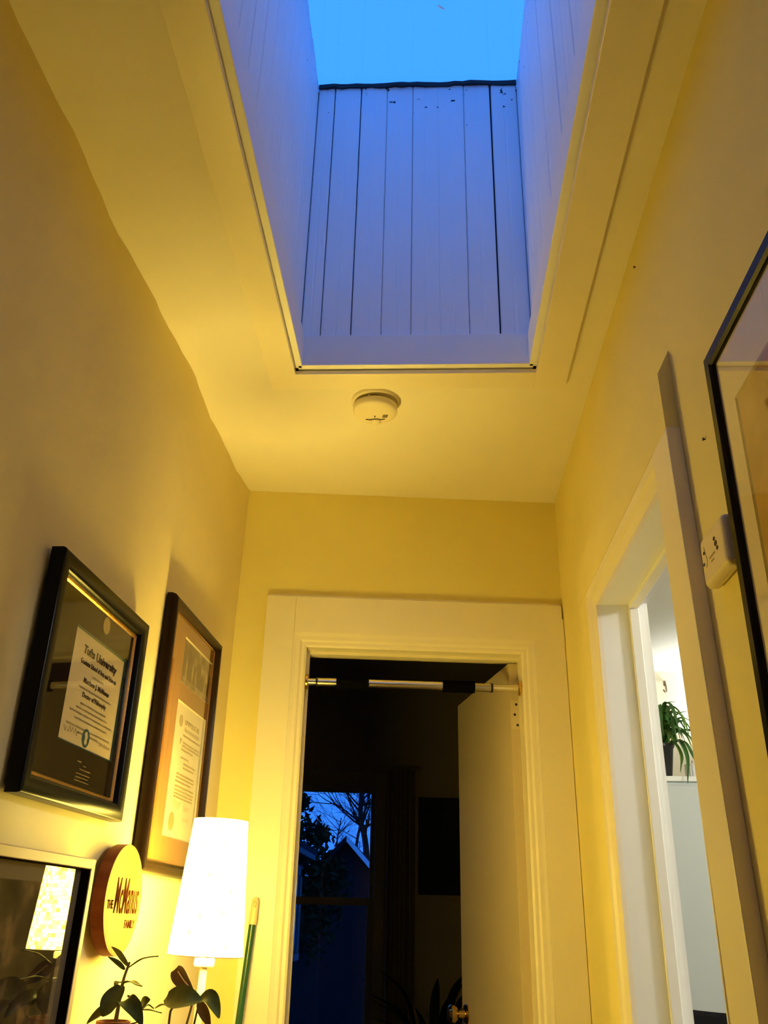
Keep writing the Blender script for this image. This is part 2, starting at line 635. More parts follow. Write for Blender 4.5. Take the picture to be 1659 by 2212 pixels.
def scribble(bm, u0, u1, v, h, z, seed, pitch=.0035, tk=.0007):
    """one hand-written line too small to read: a continuous wavy stroke"""
    rnd = random.Random(seed)
    n = max(8, int((u1 - u0) / pitch * 4))
    pts = []
    gap = []
    for i in range(n + 1):
        u = u0 + (u1 - u0) * i / n
        a = h * .5 * sin(i * pi / 2 + rnd.uniform(-.4, .4)) * rnd.uniform(.5, 1.1)
        pts.append((u, v + a))
        gap.append(rnd.random() < .06)
    for i in range(n):
        if gap[i]:
            continue
        a, b = Vector(pts[i]), Vector(pts[i + 1])
        d = (b - a).normalized()
        s_ = Vector((-d.y, d.x)) * tk * .5
        for q in (0,):
            vs = [bm.verts.new((c.x, c.y, z)) for c in (a - s_, b - s_, b + s_, a + s_)]
            bm.faces.new(vs)


def disc(bm, cu, cv, ru, rv, z0, z1, n=32):
    a = [bm.verts.new((cu + ru * cos(2 * pi * i / n), cv + rv * sin(2 * pi * i / n), z0)) for i in range(n)]
    b = [bm.verts.new((cu + ru * cos(2 * pi * i / n), cv + rv * sin(2 * pi * i / n), z1)) for i in range(n)]
    for i in range(n):
        j = (i + 1) % n
        bm.faces.new((a[i], a[j], b[j], b[i]))
    bm.faces.new(list(reversed(a)))
    bm.faces.new(b)


# ------------------------------------------------------------------ frames of reference of the three walls
LY, BY = radians(-1.98), radians(5.5)
LD, BD, RX = -.6887, 2.641, .433
H = 2.556
ln = Vector((cos(LY), sin(LY), 0))
FL = frame_m((-sin(LY), cos(LY), 0), (0, 0, 1), ln, ln * LD)                   # left wall: u forward, v up, w out of the wall
bn = Vector((-sin(BY), cos(BY), 0))
FB = frame_m((cos(BY), sin(BY), 0), (0, 0, 1), -bn, bn * BD)                   # end wall: u right, v up, w towards the camera
FR = frame_m((0, -1, 0), (0, 0, 1), (-1, 0, 0), (RX, 0, 0))                    # right wall: u towards the camera, v up, w into the hall


def at(F, u=0, v=0, w=0):
    return F @ Matrix.Translation((u, v, w))


# ------------------------------------------------------------------ hall shell
struct(box('floor', (-2.2, -2.2, -.1), (.56, 5.6, 0), 'floor'), 'brown wooden floor of the hall')

# left wall: slightly wavy old plaster
bm = bmesh.new()
NU, NV = 90, 40
U0, U1 = -2.2, 2.585
gr = []
for i in range(NU + 1):
    u = U0 + (U1 - U0) * i / NU
    row = []
    for j in range(NV + 1):
        v = (H + .02) * j / NV
        top = max(0, (v - 1.9) / .65) ** 1.5
        w = .002 * sin(u * 5.2 + v * 2) + top * (.0045 * sin(u * 7.4 + .6) + .003 * sin(u * 17 + 1.0) + .0015 * sin(u * 41)) - .002
        row.append(bm.verts.new((u, v, w)))
    gr.append(row)
for i in range(NU):
    for j in range(NV):
        bm.faces.new((gr[i][j], gr[i + 1][j], gr[i + 1][j + 1], gr[i][j + 1]))
bx(bm, (U0, 0, -.14), (U1 + .02, H + .1, -.02))
wl = struct(obj('wall_left', bm, 'wall', smooth=True), 'uneven pale yellow plaster wall with the framed diplomas')
wl.matrix_world = FL

# end wall with the doorway
uL, uR, zT = -.1225, .5477, 2.02
J = .018
er = root('wall_end', FB, 'yellow plaster end wall above and beside the dark doorway')
boxes('plaster', [((-1.8, 0, -.11), (uL - J, H + .1, 0)), ((uR + J, 0, -.11), (.85, H + .1, 0)), ((uL - J, zT + J, -.11), (uR + J, H + .1, 0))], 'wall_r', er)

# right wall with the doorway to the lit room
YN, YF, ZH = 1.43, 2.10, 1.985
TX = .100
rr = root('wall_right', None, 'yellow plaster wall on the right with the lit doorway')
boxes('plaster', [((RX, -2.2, 0), (RX + TX, YN - .02, H + .1)), ((RX, YF + .015, 0), (RX + TX, 2.80, H + .1)), ((RX, YN - .02, ZH + .015), (RX + TX, YF + .015, H + .1))], 'wall_r', rr)
struct(box('wall_near', (-.9, -2.2, 0), (.433, -2.1, H + .1), 'dark_wood'), 'unseen wall added behind the camera, dark to cut bounced light')  # closes the unseen end of the hall; dark colour chosen to weaken bounced light

# skylight opening and ceiling
SX0, SX1, SY0, SY1 = -.338, .274, .35, 1.889
cr_ = root('ceiling', None, 'warm cream plaster ceiling around the skylight shaft')
boxes('plaster', [((-.9, -2.2, H), (SX0 - .02, 2.80, H + .1)), ((SX1 + .02, -2.2, H), (RX + TX, 2.80, H + .1)),
                  ((SX0 - .02, -2.2, H), (SX1 + .02, SY0 - .02, H + .1)), ((SX0 - .02, SY1 + .02, H), (SX1 + .02, 2.80, H + .1))], 'ceil', cr_)

# trim boards around the skylight
tr = root('trim_1', None, 'cream flat boards framing the skylight opening')
TH = .014
box('trim_board', (-.417, SY0 - .08, H - TH), (SX0 - .006, 1.894, H), 'trim', tr, bevel=.0015)
box('trim_board', (SX1 + .006, SY0 - .08, H - TH - .004), (.363, 1.963, H), 'trim', tr, bevel=.0015)
box('trim_board', (-.417, 1.8945, H - TH + .002), (.359, 1.966, H), 'trim', tr, bevel=.0015)
box('trim_board', (SX0 - .004, SY0 - .08, H - TH), (SX1 + .004, SY0 - .005, H), 'trim', tr, bevel=.0015)

# skylight shaft: a flat board at the foot, beaded boards above
ZF, ZW = 2.656, 3.612


def shaft_wall(name, F, length, n, x0, label, ragged=0):
    """F: local u along the wall, v up, w into the shaft"""
    w = root(name, F, label)
    box('backing', (-.01, H + .004, -.07), (length + .01, ZW - .002, -.014), 'dark', w)
    box('fascia_board', (0, H + .004, -.014), (length, ZF, .012), 'well', w, bevel=.002)
    bw = (length - x0) / n if n else .0835
    edges = [0.0] + [x0 + bw * i for i in range(n + 1)] if x0 > .01 else [bw * i for i in range(n + 1)]
    for i in range(len(edges) - 1):
        a, b = edges[i] + .0007, edges[i + 1] - .0007
        if b - a < .004:
            continue
        bm = bmesh.new()
        c = .0032
        m_ = (a + b) / 2
        # board section with chamfered edges and a shallow central bead groove
        sec = [(a, -.014), (a, -c), (a + c, 0), (m_ - .004, 0), (m_ - .0015, -.0006), (m_ + .0015, -.0006), (m_ + .004, 0), (b - c, 0), (b, -c), (b, -.014)]
        dz = random.uniform(-.004, .004) - .002
        lo = [bm.verts.new((x, ZF - .002, y)) for x, y in sec]
        hi = [bm.verts.new((x, ZW + dz, y)) for x, y in sec]
        for k in range(len(sec)):
            j = (k + 1) % len(sec)
            bm.faces.new((lo[k], lo[j], hi[j], hi[k]))
        bm.faces.new(list(reversed(lo)))
        bm.faces.new(hi)
        o = obj('shaft_board', bm, 'well', w)
        o.location = (0, 0, random.uniform(-.0008, .0008))
        o.rotation_euler = (0, 0, random.uniform(-.0008, .0008))
    return w


LX = SX1 - SX0
shaft_wall('wall_shaft_end', frame_m((1, 0, 0), (0, 0, 1), (0, -1, 0), (SX0, SY1, 0)), LX, 7, .052, 'blue lit white beadboard end wall of the skylight shaft')
shaft_wall('wall_shaft_left', frame_m((0, 1, 0), (0, 0, 1), (1, 0, 0), (SX0, SY0, 0)), SY1 - SY0, 18, 0, 'white beadboard left side of the skylight shaft')
shaft_wall('wall_shaft_right', frame_m((0, -1, 0), (0, 0, 1), (-1, 0, 0), (SX1, SY1, 0)), SY1 - SY0, 18, 0, 'white beadboard right side of the skylight shaft')
shaft_wall('wall_shaft_near', frame_m((-1, 0, 0), (0, 0, 1), (0, 1, 0), (SX1, SY0, 0)), LX, 7, .052, 'white beadboard near side of the skylight shaft')
# skylight glazing and its dark curb
sk = root('window_1', None, 'skylight pane with a dark rough curb against the blue dusk sky')
bm = bmesh.new()
NS = 26
rnd = random.Random(3)


def ragged_strip(p0, p1, inward):
    p0, p1, inward = Vector(p0), Vector(p1), Vector(inward)
    prev = None
    for i in range(NS + 1):
        p = p0.lerp(p1, i / NS)
        d = .004 + .004 * rnd.random() + .002 * sin(i * .7)
        z = ZW - .006 - .007 * rnd.random()
        q = [bm.verts.new(c) for c in ((*(p - inward * .05).xy, ZW + .006), (*(p + inward * d).xy, ZW + .006), (*(p + inward * d).xy, z), (*(p - inward * .05).xy, ZW))]
        if prev:
            for k in range(4):
                j = (k + 1) % 4
                bm.faces.new((prev[k], prev[j], q[j], q[k]))
        else:
            bm.faces.new(q)
        prev = q
    bm.faces.new(list(reversed(prev)))


ragged_strip((SX0, SY1 - .001, 0), (SX1, SY1 - .001, 0), (0, -1, 0))
obj('curb', bm, 'dark', sk)
boxes('curb_rail', [((SX0 - .06, SY0 - .06, ZW), (SX0 - .004, SY1 + .06, ZW + .008)), ((SX1 + .004, SY0 - .06, ZW), (SX1 + .06, SY1 + .06, ZW + .008)),
                    ((SX0 - .06, SY0 - .06, ZW), (SX1 + .06, SY0 - .004, ZW + .008)), ((SX0 - .06, SY1 + .03, ZW), (SX1 + .06, SY1 + .06, ZW + .008))], 'dark', sk)
box('pane', (SX0 - .05, SY0 - .05, ZW + .0085), (SX1 + .05, SY1 + .05, ZW + .0125), 'wglass', sk)
bm = bmesh.new()
tube(bm, [(.0293, 1.6325, ZW + .0055), (.0399, 1.6398, ZW + .0055), (.0492, 1.6443, ZW + .0055)], [.0015, .0028, .0015], 6)
obj('white_streak', bm, 'white_trim', sk)  # small white streak just under the skylight pane

# ------------------------------------------------------------------ door casings
PROF = [(0, 0), (0, .006), (.006, .011), (.015, .0115), (.021, .017), (.032, .0185), (.042, .022), (.042, 0)]
c1 = root('trim_2', FB, 'cream painted casing around the dark doorway')
arch(bm := bmesh.new(), uL, uR, zT, 0, PROF)
obj('inner_moulding', bm, 'trim', c1)
box('casing_board', (-.256, 0, 0), (uL - .042, 2.181, .022), 'trim', c1, bevel=.002)
box('casing_board', (uR + .042, 0, 0), (.686, 2.181 - .045, .022), 'trim', c1, bevel=.002)
box('casing_board', (uL - .042, zT + .042, 0), (.682, 2.181, .0225), 'trim', c1, bevel=.002)
box('cap_strip', (-.254, 2.1815, 0), (.680, 2.190, .012), 'trim', c1, bevel=.002)
boxes('jamb', [((uL - J, 0, -.112), (uL, zT, 0)), ((uR, 0, -.112), (uR + J, zT, 0)), ((uL - J, zT, -.112), (uR + J, zT + J, 0))], 'trim', c1)
boxes('door_stop', [((uL, 0, -.068), (uL + .009, zT, -.038)), ((uL + .009, zT - .009, -.068), (uR, zT, -.038))], 'trim', c1)

c2 = root('trim_3', None, 'cream casing around the doorway to the lit room')
XF = RX - .025


def near_y(base, z, slope):
    return base + slope * (z - 1.4)


bm = bmesh.new()   # near board, leaning a little
zt_ = 2.146
zc = 2.033
a0, a1 = near_y(1.275, 0, .055), near_y(1.275, zt_, .055)
b0, b1 = near_y(1.387, 0, .035), near_y(1.387, zc, .035)
hexa(bm, [(XF, a0, 0), (RX, a0, 0), (RX, b0, 0), (XF, b0, 0), (XF, near_y(1.275, zc, .055), zc), (RX, near_y(1.275, zc, .055), zc), (RX, b1, zc), (XF, b1, zc)])
obj('casing_board', bm, 'trim', c2, bevel=.002)
bm = bmesh.new()   # head board, its top feathered into the plaster
yy = near_y(1.275, zc, .055)
hexa(bm, [(XF + .0005, yy + .001, zc), (RX, yy + .001, zc), (RX, 2.26, zc), (XF + .0005, 2.26, zc), (XF + .0005, a1, zt_), (RX, a1, zt_ + .05), (RX, 2.26, zt_ + .05), (XF + .0005, 2.26, zt_)])
obj('casing_board', bm, 'wall_r', c2)
box('casing_board', (XF, 2.145, 0), (RX, 2.26, zc), 'wall_r', c2, bevel=.002)
bm = bmesh.new()   # inner moulding: far leg and head, near leg
PR2 = [(0, .000), (.0, .010), (.010, .013), (.022, .016), (.030, .022), (.045, .025), (.045, 0)]
bmf = bmesh.new()
for (legs) in (0,):
    rs = []
    for d, w in PR2:
        rs.append([bmf.verts.new(c) for c in ((RX - w, YF + d, 0), (RX - w, YF + d, ZH + d), (RX - w, YN - d, ZH + d), (RX - w, YN - d, 0))])
    for a in range(len(rs)):
        b = (a + 1) % len(rs)
        for i in range(3):
            bmf.faces.new((rs[a][i], rs[a][i + 1], rs[b][i + 1], rs[b][i]))
bm.free()
obj('inner_moulding', bmf, 'trim', c2)
boxes('jamb', [((RX, YF, 0), (RX + TX + .002, YF + .018, ZH)), ((RX, YN - .02, 0), (RX + TX + .002, YN, ZH)), ((RX, YN - .02, ZH), (RX + TX + .002, YF + .018, ZH + .018))], 'white_trim', c2)
boxes('door_stop', [((.501, YF - .012, 0), (.525, YF, ZH)), ((.501, YN, 0), (.525, YN + .012, ZH)), ((.501, YN + .012, ZH - .012), (.525, YF - .012, ZH))], 'white_trim', c2, bevel=.002)
boxes('room_casing', [((RX + TX + .002, YF + .008, 0), (RX + TX + .018, YF + .09, ZH + .09)), ((RX + TX + .002, YN - .09, 0), (RX + TX + .018, YN, ZH + .09)), ((RX + TX + .002, YN, ZH + .008), (RX + TX + .018, YF + .008, ZH + .09))], 'white_trim', c2)

# ------------------------------------------------------------------ open door
dang = math.atan2(3.30 - 2.735, .131 - .262)
DF = frame_m((cos(dang), sin(dang), 0), (0, 0, 1), (sin(dang), -cos(dang), 0), (.292, 2.742, 0))
# u along the door away from the hinge, w is the face turned to the right; the leaf fills w -.035..0
d1 = root('door_1', DF, 'cream painted door standing open into the dark room')
d1['kind'] = 'structure'
DW = .632
box('leaf', (0, .01, -.035), (DW, 2.008, 0), 'door', d1, bevel=.0015)
for zc_ in (1.845, .30):
    hg = box('hinge', (-.0018, zc_ - .044, -.033), (0, zc_ + .044, -.004), 'hinge', d1)
    bm = bmesh.new()
    for dz, dx in ((-.032, -.014), (0, -.022), (.032, -.016)):
        for i in range(1):
            n = 10
            vs = [bm.verts.new((-.0022, zc_ + dz + .0042 * sin(2 * pi * k / n), dx + .0042 * cos(2 * pi * k / n))) for k in range(n)]
            v2 = [bm.verts.new((-.0012, zc_ + dz + .0042 * sin(2 * pi * k / n), dx + .0042 * cos(2 * pi * k / n))) for k in range(n)]
            bm.faces.new(vs)
            for k in range(n):
                bm.faces.new((vs[k], vs[(k + 1) % n], v2[(k + 1) % n], v2[k]))
    obj('screw', bm, 'slot', hg)
bm = bmesh.new()
tube(bm, [(-.005, 1.80, -.001), (-.005, 1.89, -.001)], .005, 10)
obj('hinge_barrel', bm, 'hinge', d1)


def knob(side):
    bm = bmesh.new()
    s = -1 if side < 0 else 1
    off = -.035 if side < 0 else 0
    prof = [(.030, 0), (.030, .004), (.026, .008), (.012, .010), (.011, .030), (.020, .036), (.027, .046), (.027, .056), (.020, .064), (.004, .067)]
    n = 24
    rs = []
    for r, z in prof:
        rs.append([bm.verts.new((DW - .062 + r * cos(2 * pi * i / n), .985 + r * sin(2 * pi * i / n), off + s * z)) for i in range(n)])
    for a in range(len(rs) - 1):
        for i in range(n):
            j = (i + 1) % n
            bm.faces.new((rs[a][i], rs[a][j], rs[a + 1][j], rs[a + 1][i]))
    bm.faces.new(rs[-1])
    obj('knob', bm, 'brass', d1, smooth=True)


knob(-1)
knob(1)

# ------------------------------------------------------------------ pull-up bar in the doorway
zb = 1.917
pb = thing('pull_up_bar', 'chrome pull-up bar with black foam grips across the dark doorway', 'pull-up bar', at(FB, 0, zb, -.016))
tilt = -.004


def bar_piece(name, u0, u1, r, mat, n=20):
    bm = bmesh.new()
    tube(bm, [(u0, 0, 0), (u1, 0, 0)], r, n)
    return obj(name, bm, mat, pb, smooth=True)


bar_piece('inner_tube', uL + .004, uL + .10, .0105, 'chrome')
bar_piece('bar', uL + .036, uR - .088, .0128, 'chrome')
bar_piece('inner_tube', uR - .14, uR - .004, .0105, 'chrome')
bar_piece('foam_grip', uL + .096, uL + .196, .0185, 'foam')
bar_piece('foam_grip', uR - .245, uR - .146, .0185, 'foam')
bar_piece('lock_ring', uL + .033, uL + .039, .0142, 'black_plastic')
bar_piece('lock_ring', uR - .096, uR - .089, .0145, 'black_plastic')
bar_piece('outer_tube', uR - .147, uR - .094, .0128, 'chrome')
for (a, b) in ((uL, uL + .009), (uR - .009, uR)):
    bm = bmesh.new()
    n = 24
    prof = [(a, .021), (a + .002, .023), (b - .002, .023), (b, .021)] if a == uL else [(a, .021), (a + .002, .023), (b - .002, .023), (b, .021)]
    rs = [[bm.verts.new((x, r * cos(2 * pi * i / n), r * sin(2 * pi * i / n))) for i in range(n)] for x, r in prof]
    for q in range(len(rs) - 1):
        for i in range(n):
            bm.faces.new((rs[q][i], rs[q][(i + 1) % n], rs[q + 1][(i + 1) % n], rs[q + 1][i]))
    bm.faces.new(rs[0])
    bm.faces.new(rs[-1])
    obj('end_flange', bm, 'brass', pb, smooth=True)

# ------------------------------------------------------------------ dark room beyond
WF = -2.6                                    # far wall in the end wall's frame
wu0, wu1, wz0, wz1 = -.80, .205, .62, 1.955  # window opening
fw = root('wall_far_room', FB, 'dim far wall of the dark room around its window')
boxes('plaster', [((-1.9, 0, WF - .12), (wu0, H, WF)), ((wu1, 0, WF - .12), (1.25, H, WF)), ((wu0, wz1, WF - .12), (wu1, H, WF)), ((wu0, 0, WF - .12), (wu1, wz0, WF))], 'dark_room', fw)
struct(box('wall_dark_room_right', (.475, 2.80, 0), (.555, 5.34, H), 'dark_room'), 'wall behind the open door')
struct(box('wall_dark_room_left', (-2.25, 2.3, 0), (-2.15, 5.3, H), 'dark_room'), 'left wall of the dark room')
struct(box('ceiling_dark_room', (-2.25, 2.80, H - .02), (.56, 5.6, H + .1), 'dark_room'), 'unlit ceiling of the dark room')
wz = root('window_2', at(FB, 0, 0, WF), 'sash window of the dark room looking out on trees and roofs at dusk')
zm0, zm1 = 1.330, 1.367
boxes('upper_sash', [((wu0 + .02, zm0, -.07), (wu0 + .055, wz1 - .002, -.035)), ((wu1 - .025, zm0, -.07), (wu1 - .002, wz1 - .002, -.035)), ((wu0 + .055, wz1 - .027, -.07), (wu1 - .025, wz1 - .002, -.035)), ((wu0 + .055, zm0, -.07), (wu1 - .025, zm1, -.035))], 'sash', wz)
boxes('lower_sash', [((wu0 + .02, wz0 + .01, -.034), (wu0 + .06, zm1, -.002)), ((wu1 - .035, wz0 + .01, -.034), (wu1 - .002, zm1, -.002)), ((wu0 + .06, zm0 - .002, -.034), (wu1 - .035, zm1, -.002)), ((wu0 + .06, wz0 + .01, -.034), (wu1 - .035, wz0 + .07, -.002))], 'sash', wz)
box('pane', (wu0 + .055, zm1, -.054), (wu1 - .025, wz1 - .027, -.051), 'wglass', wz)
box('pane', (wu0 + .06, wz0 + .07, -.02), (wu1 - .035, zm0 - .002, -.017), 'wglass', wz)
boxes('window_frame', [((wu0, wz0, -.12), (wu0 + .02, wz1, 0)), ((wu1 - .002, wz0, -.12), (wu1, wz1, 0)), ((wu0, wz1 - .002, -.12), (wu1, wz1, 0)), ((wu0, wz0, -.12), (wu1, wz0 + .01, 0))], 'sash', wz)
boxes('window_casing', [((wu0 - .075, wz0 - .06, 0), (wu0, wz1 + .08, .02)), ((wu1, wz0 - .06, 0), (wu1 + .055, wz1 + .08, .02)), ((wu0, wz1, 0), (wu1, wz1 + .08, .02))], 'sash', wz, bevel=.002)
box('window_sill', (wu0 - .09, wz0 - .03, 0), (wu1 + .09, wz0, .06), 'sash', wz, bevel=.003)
# curtain beside the window
cu_ = thing('window_curtain', 'narrow brown curtain hanging beside the window of the dark room', 'curtain', at(FB, .27, 0, WF + .05))
bm = bmesh.new()
prev = None
for i in range(41):
    u = .15 * i / 40
    w = .016 * sin(i * .95) + .004 * sin(i * 2.3)
    q = [bm.verts.new(c) for c in ((u, .25, w), (u, 2.05, w * .8), (u, 2.05, w * .8 + .003), (u, .25, w + .003))]
    if prev:
        for k in range(4):
            j = (k + 1) % 4
            bm.faces.new((prev[k], prev[j], q[j], q[k]))
    else:
        bm.faces.new(q)
    prev = q
bm.faces.new(list(reversed(prev)))
obj('cloth', bm, 'curtain', cu_, smooth=True)
bm = bmesh.new()
tube(bm, [(-.05, 2.06, 0), (.19, 2.06, 0)], .008, 10)
obj('curtain_rod', bm, 'dark_wood', cu_, smooth=True)
# dark picture
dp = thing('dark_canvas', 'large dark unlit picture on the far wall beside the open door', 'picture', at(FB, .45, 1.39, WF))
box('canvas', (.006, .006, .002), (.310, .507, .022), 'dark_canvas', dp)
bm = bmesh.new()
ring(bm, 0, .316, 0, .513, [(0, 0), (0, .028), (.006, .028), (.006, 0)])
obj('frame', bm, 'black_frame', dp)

# dark potted plant on a stand, low in front of the far wall
tp = thing('floor_plant', 'shadowy leafy plant on a stand inside the dark room', 'plant', Matrix.Translation((.02, 4.55, 0)))
bm = bmesh.new()
lathe(bm, [(.10, .42), (.13, .45), (.15, .68), (.155, .70), (.145, .70), (.14, .66), (.02, .655)], 24, cap1=True)
obj('pot', bm, 'dark_wood', tp, smooth=True)
for k in range(3):
    a = 2 * pi * k / 3 + .4
    bm = bmesh.new()
    tube(bm, [(.15 * cos(a), .15 * sin(a), 0), (.09 * cos(a), .09 * sin(a), .43)], .014, 8)
    obj('stand_leg', bm, 'dark_wood', tp)
bm = bmesh.new()
lathe(bm, [(.13, .40), (.13, .421)], 24)
obj('stand_top', bm, 'dark_wood', tp)
rnd = random.Random(11)
for k in range(16):
    a = rnd.uniform(0, 2 * pi)
    L_ = rnd.uniform(.10, .30)
    hh = rnd.uniform(.16, .42)
    p0 = Vector((.05 * cos(a), .05 * sin(a), .65))
    obj('leaf', leaf_bm([p0, p0 + Vector((L_ * .35 * cos(a), L_ * .35 * sin(a), hh * .7)), p0 + Vector((L_ * cos(a), L_ * sin(a), hh))], rnd.uniform(.03, .07)), 'night_leaf', tp, smooth=True)

# ------------------------------------------------------------------ lit side room
struct(box('floor_side_room', (.56, 1.0, -.1), (3.0, 5.0, 0), 'floor'), 'floor of the lit room')
struct(box('ceiling_side_room', (.56, .9, H), (3.0, 5.0, H + .1), 'room_ceil'), 'pale ceiling of the lit room')
struct(box('wall_side_room_far', (.58, 4.87, 0), (3.0, 4.97, H), 'room_wall'), 'pale far wall of the lit room')
struct(box('wall_side_room_right', (2.9, 1.0, 0), (3.0, 4.87, H), 'room_wall'), 'right wall of the lit room')
struct(box('wall_side_room_near', (.58, .9, 0), (3.0, 1.0, H), 'room_wall'), 'near wall of the lit room')
struct(box('wall_side_room_left', (.565, 2.83, 0), (.60, 4.87, H), 'room_wall'), 'wall between the lit room and the dark room')

cb = thing('tall_cabinet', 'tall pale grey cabinet seen through the lit doorway under the green plant', 'cabinet', Matrix.Translation((.80, 3.28, 0)))
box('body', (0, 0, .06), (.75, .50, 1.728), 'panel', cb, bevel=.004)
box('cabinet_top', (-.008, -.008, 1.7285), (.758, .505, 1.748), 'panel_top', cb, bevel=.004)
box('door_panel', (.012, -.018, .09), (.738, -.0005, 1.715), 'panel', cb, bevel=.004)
box('plinth', (.03, .03, 0), (.72, .48, .06), 'panel', cb)
bm = bmesh.new()
tube(bm, [(.69, -.019, .95), (.69, -.045, .96), (.69, -.045, 1.14), (.69, -.019, 1.15)], .006, 8)
obj('handle', bm, 'chrome', cb, smooth=True)

spp = thing('spider_plant', 'green strap-leaved plant in a black pot on the tall cabinet', 'plant', Matrix.Translation((.872, 3.39, 1.748)))
bm = bmesh.new()
lathe(bm, [(.034, 0), (.050, .115), (.053, .118), (.053, .128), (.047, .128), (.045, .115), (.002, .112)], 28)
obj('pot', bm, 'black_pot', spp, smooth=True)
SPL = [
    [(.889, 3.4, 1.869), (.892, 3.38, 1.968), (.907, 3.36, 2.025), (.942, 3.34, 2.031)],
    [(.900, 3.4, 1.869), (.917, 3.38, 1.988), (.93, 3.36, 2.014), (.945, 3.34, 1.998)],
    [(.895, 3.4, 1.87), (.929, 3.38, 1.965), (.953, 3.36, 1.99), (.981, 3.34, 1.995)],
    [(.90, 3.4, 1.87), (.939, 3.38, 1.958), (.966, 3.36, 1.973), (.99, 3.34, 1.955)],
    [(.90, 3.4, 1.869), (.935, 3.36, 1.890), (.940, 3.28, 1.817), (.918, 3.235, 1.715)],
    [(.90, 3.4, 1.869), (.955, 3.37, 1.888), (.978, 3.34, 1.825), (.990, 3.32, 1.772)],
    [(.895, 3.39, 1.869), (.918, 3.35, 1.875), (.930, 3.315, 1.820), (.915, 3.30, 1.765)],
    [(.90, 3.4, 1.87), (.942, 3.38, 1.95), (.968, 3.36, 1.958), (.988, 3.34, 1.915)],
    [(.89, 3.39, 1.87), (.905, 3.35, 1.945), (.93, 3.31, 1.955), (.95, 3.29, 1.91)],
    [(.88, 3.38, 1.87), (.885, 3.34, 1.94), (.90, 3.30, 1.93), (.915, 3.285, 1.87)],
    [(.89, 3.38, 1.87), (.92, 3.33, 1.915), (.955, 3.30, 1.90), (.975, 3.28, 1.84)],
    [(.88, 3.38, 1.87), (.86, 3.34, 1.95), (.84, 3.31, 1.95), (.82, 3.29, 1.88)],
    [(.87, 3.39, 1.87), (.83, 3.39, 1.96), (.78, 3.38, 1.97), (.74, 3.37, 1.92)],
    [(.87, 3.40, 1.87), (.82, 3.42, 1.93), (.77, 3.44, 1.90), (.74, 3.45, 1.83)],
    [(.87, 3.41, 1.87), (.88, 3.46, 1.97), (.90, 3.50, 1.99), (.92, 3.53, 1.95)],
    [(.88, 3.40, 1.87), (.93, 3.43, 1.94), (.98, 3.45, 1.95), (1.03, 3.46, 1.90)],
    [(.88, 3.39, 1.87), (.94, 3.37, 1.92), (1.0, 3.36, 1.92), (1.05, 3.35, 1.86)],
]
for k in range(26):
    a = rnd.uniform(-2.2, 1.2)
    L_ = rnd.uniform(.05, .13)
    h0 = rnd.uniform(.04, .15)
    SPL.append([(.875 + .015 * cos(a), 3.39 + .015 * sin(a), 1.87), (.875 + L_ * .5 * cos(a), 3.39 + L_ * .5 * sin(a), 1.87 + h0), (.875 + L_ * .9 * cos(a), 3.39 + L_ * .9 * sin(a), 1.87 + h0 * .9), (.875 + L_ * 1.1 * cos(a), 3.39 + L_ * 1.1 * sin(a), 1.86 + h0 * .3)])
for k, pts in enumerate(SPL):
    obj('leaf', leaf_bm([Vector(p) - Vector((.872, 3.39, 1.748)) for p in pts], rnd.uniform(.016, .025) if k > 2 else .013, cup=.5, thick=.001, tipness=.8), 'spider2' if k % 3 == 0 else 'spider', spp, smooth=True)

cj = thing('ribbed_canister', 'small white ribbed canister behind the plant on the tall cabinet', 'canister', Matrix.Translation((1.015, 3.46, 1.748)))
bm = bmesh.new()
n = 40
rs = []
for z in (0, .06):
    rs.append([bm.verts.new(((.036 + (.0016 if i % 2 else 0)) * cos(2 * pi * i / n), (.036 + (.0016 if i % 2 else 0)) * sin(2 * pi * i / n), z)) for i in range(n)])
for i in range(n):
    bm.faces.new((rs[0][i], rs[0][(i + 1) % n], rs[1][(i + 1) % n], rs[1][i]))
bm.faces.new(rs[1])
bm.faces.new(list(reversed(rs[0])))
obj('jar', bm, 'white_trim', cj)
bm = bmesh.new()
lathe(bm, [(.036, .0605), (.037, .070), (.010, .075), (.010, .085), (.002, .087)], 24)
obj('lid', bm, 'white_trim', cj, smooth=True)

hk = thing('wall_hook', 'small brown hook on the pale wall of the lit room', 'hook', Matrix.Translation((1.322, 4.87, 2.457)))
bm = bmesh.new()
tube(bm, [(0, -.001, .03), (0, -.012, .03), (.002, -.014, 0), (-.002, -.025, -.022), (-.014, -.036, -.026), (-.022, -.04, -.014)], .0045, 8)
obj('hook_wire', bm, 'dark_wood', hk, smooth=True)
bm = bmesh.new()
bx(bm, (-.006, -.003, .015), (.006, 0, .045))
obj('plate', bm, 'dark_wood', hk)

ch = thing('dark_chair', 'dark upholstered chair back at the foot of the lit doorway', 'chair', Matrix.Translation((.66, 2.66, 0)))
bm = bmesh.new()
pts = []
n = 14
for i in range(n + 1):
    x = .42 * i / n
    z = 1.062 - .012 * sin(pi * i / n) * (1 if i < n / 2 else .6)
    pts.append((x, z))
for y in (0, .05):
    pass
lo = [[bm.verts.new((x, y, .62)) for x, z in pts] for y in (0, .05)]
hi = [[bm.verts.new((x, y, z)) for x, z in pts] for y in (0, .05)]
for i in range(n):
    bm.faces.new((lo[0][i], lo[0][i + 1], hi[0][i + 1], hi[0][i]))
    bm.faces.new((lo[1][i + 1], lo[1][i], hi[1][i], hi[1][i + 1]))
    bm.faces.new((hi[0][i], hi[0][i + 1], hi[1][i + 1], hi[1][i]))
    bm.faces.new((lo[0][i + 1], lo[0][i], lo[1][i], lo[1][i + 1]))
for i in (0, n):
    bm.faces.new((lo[0][i], hi[0][i], hi[1][i], lo[1][i]))
obj('backrest', bm, 'upholstery', ch, bevel=.008)
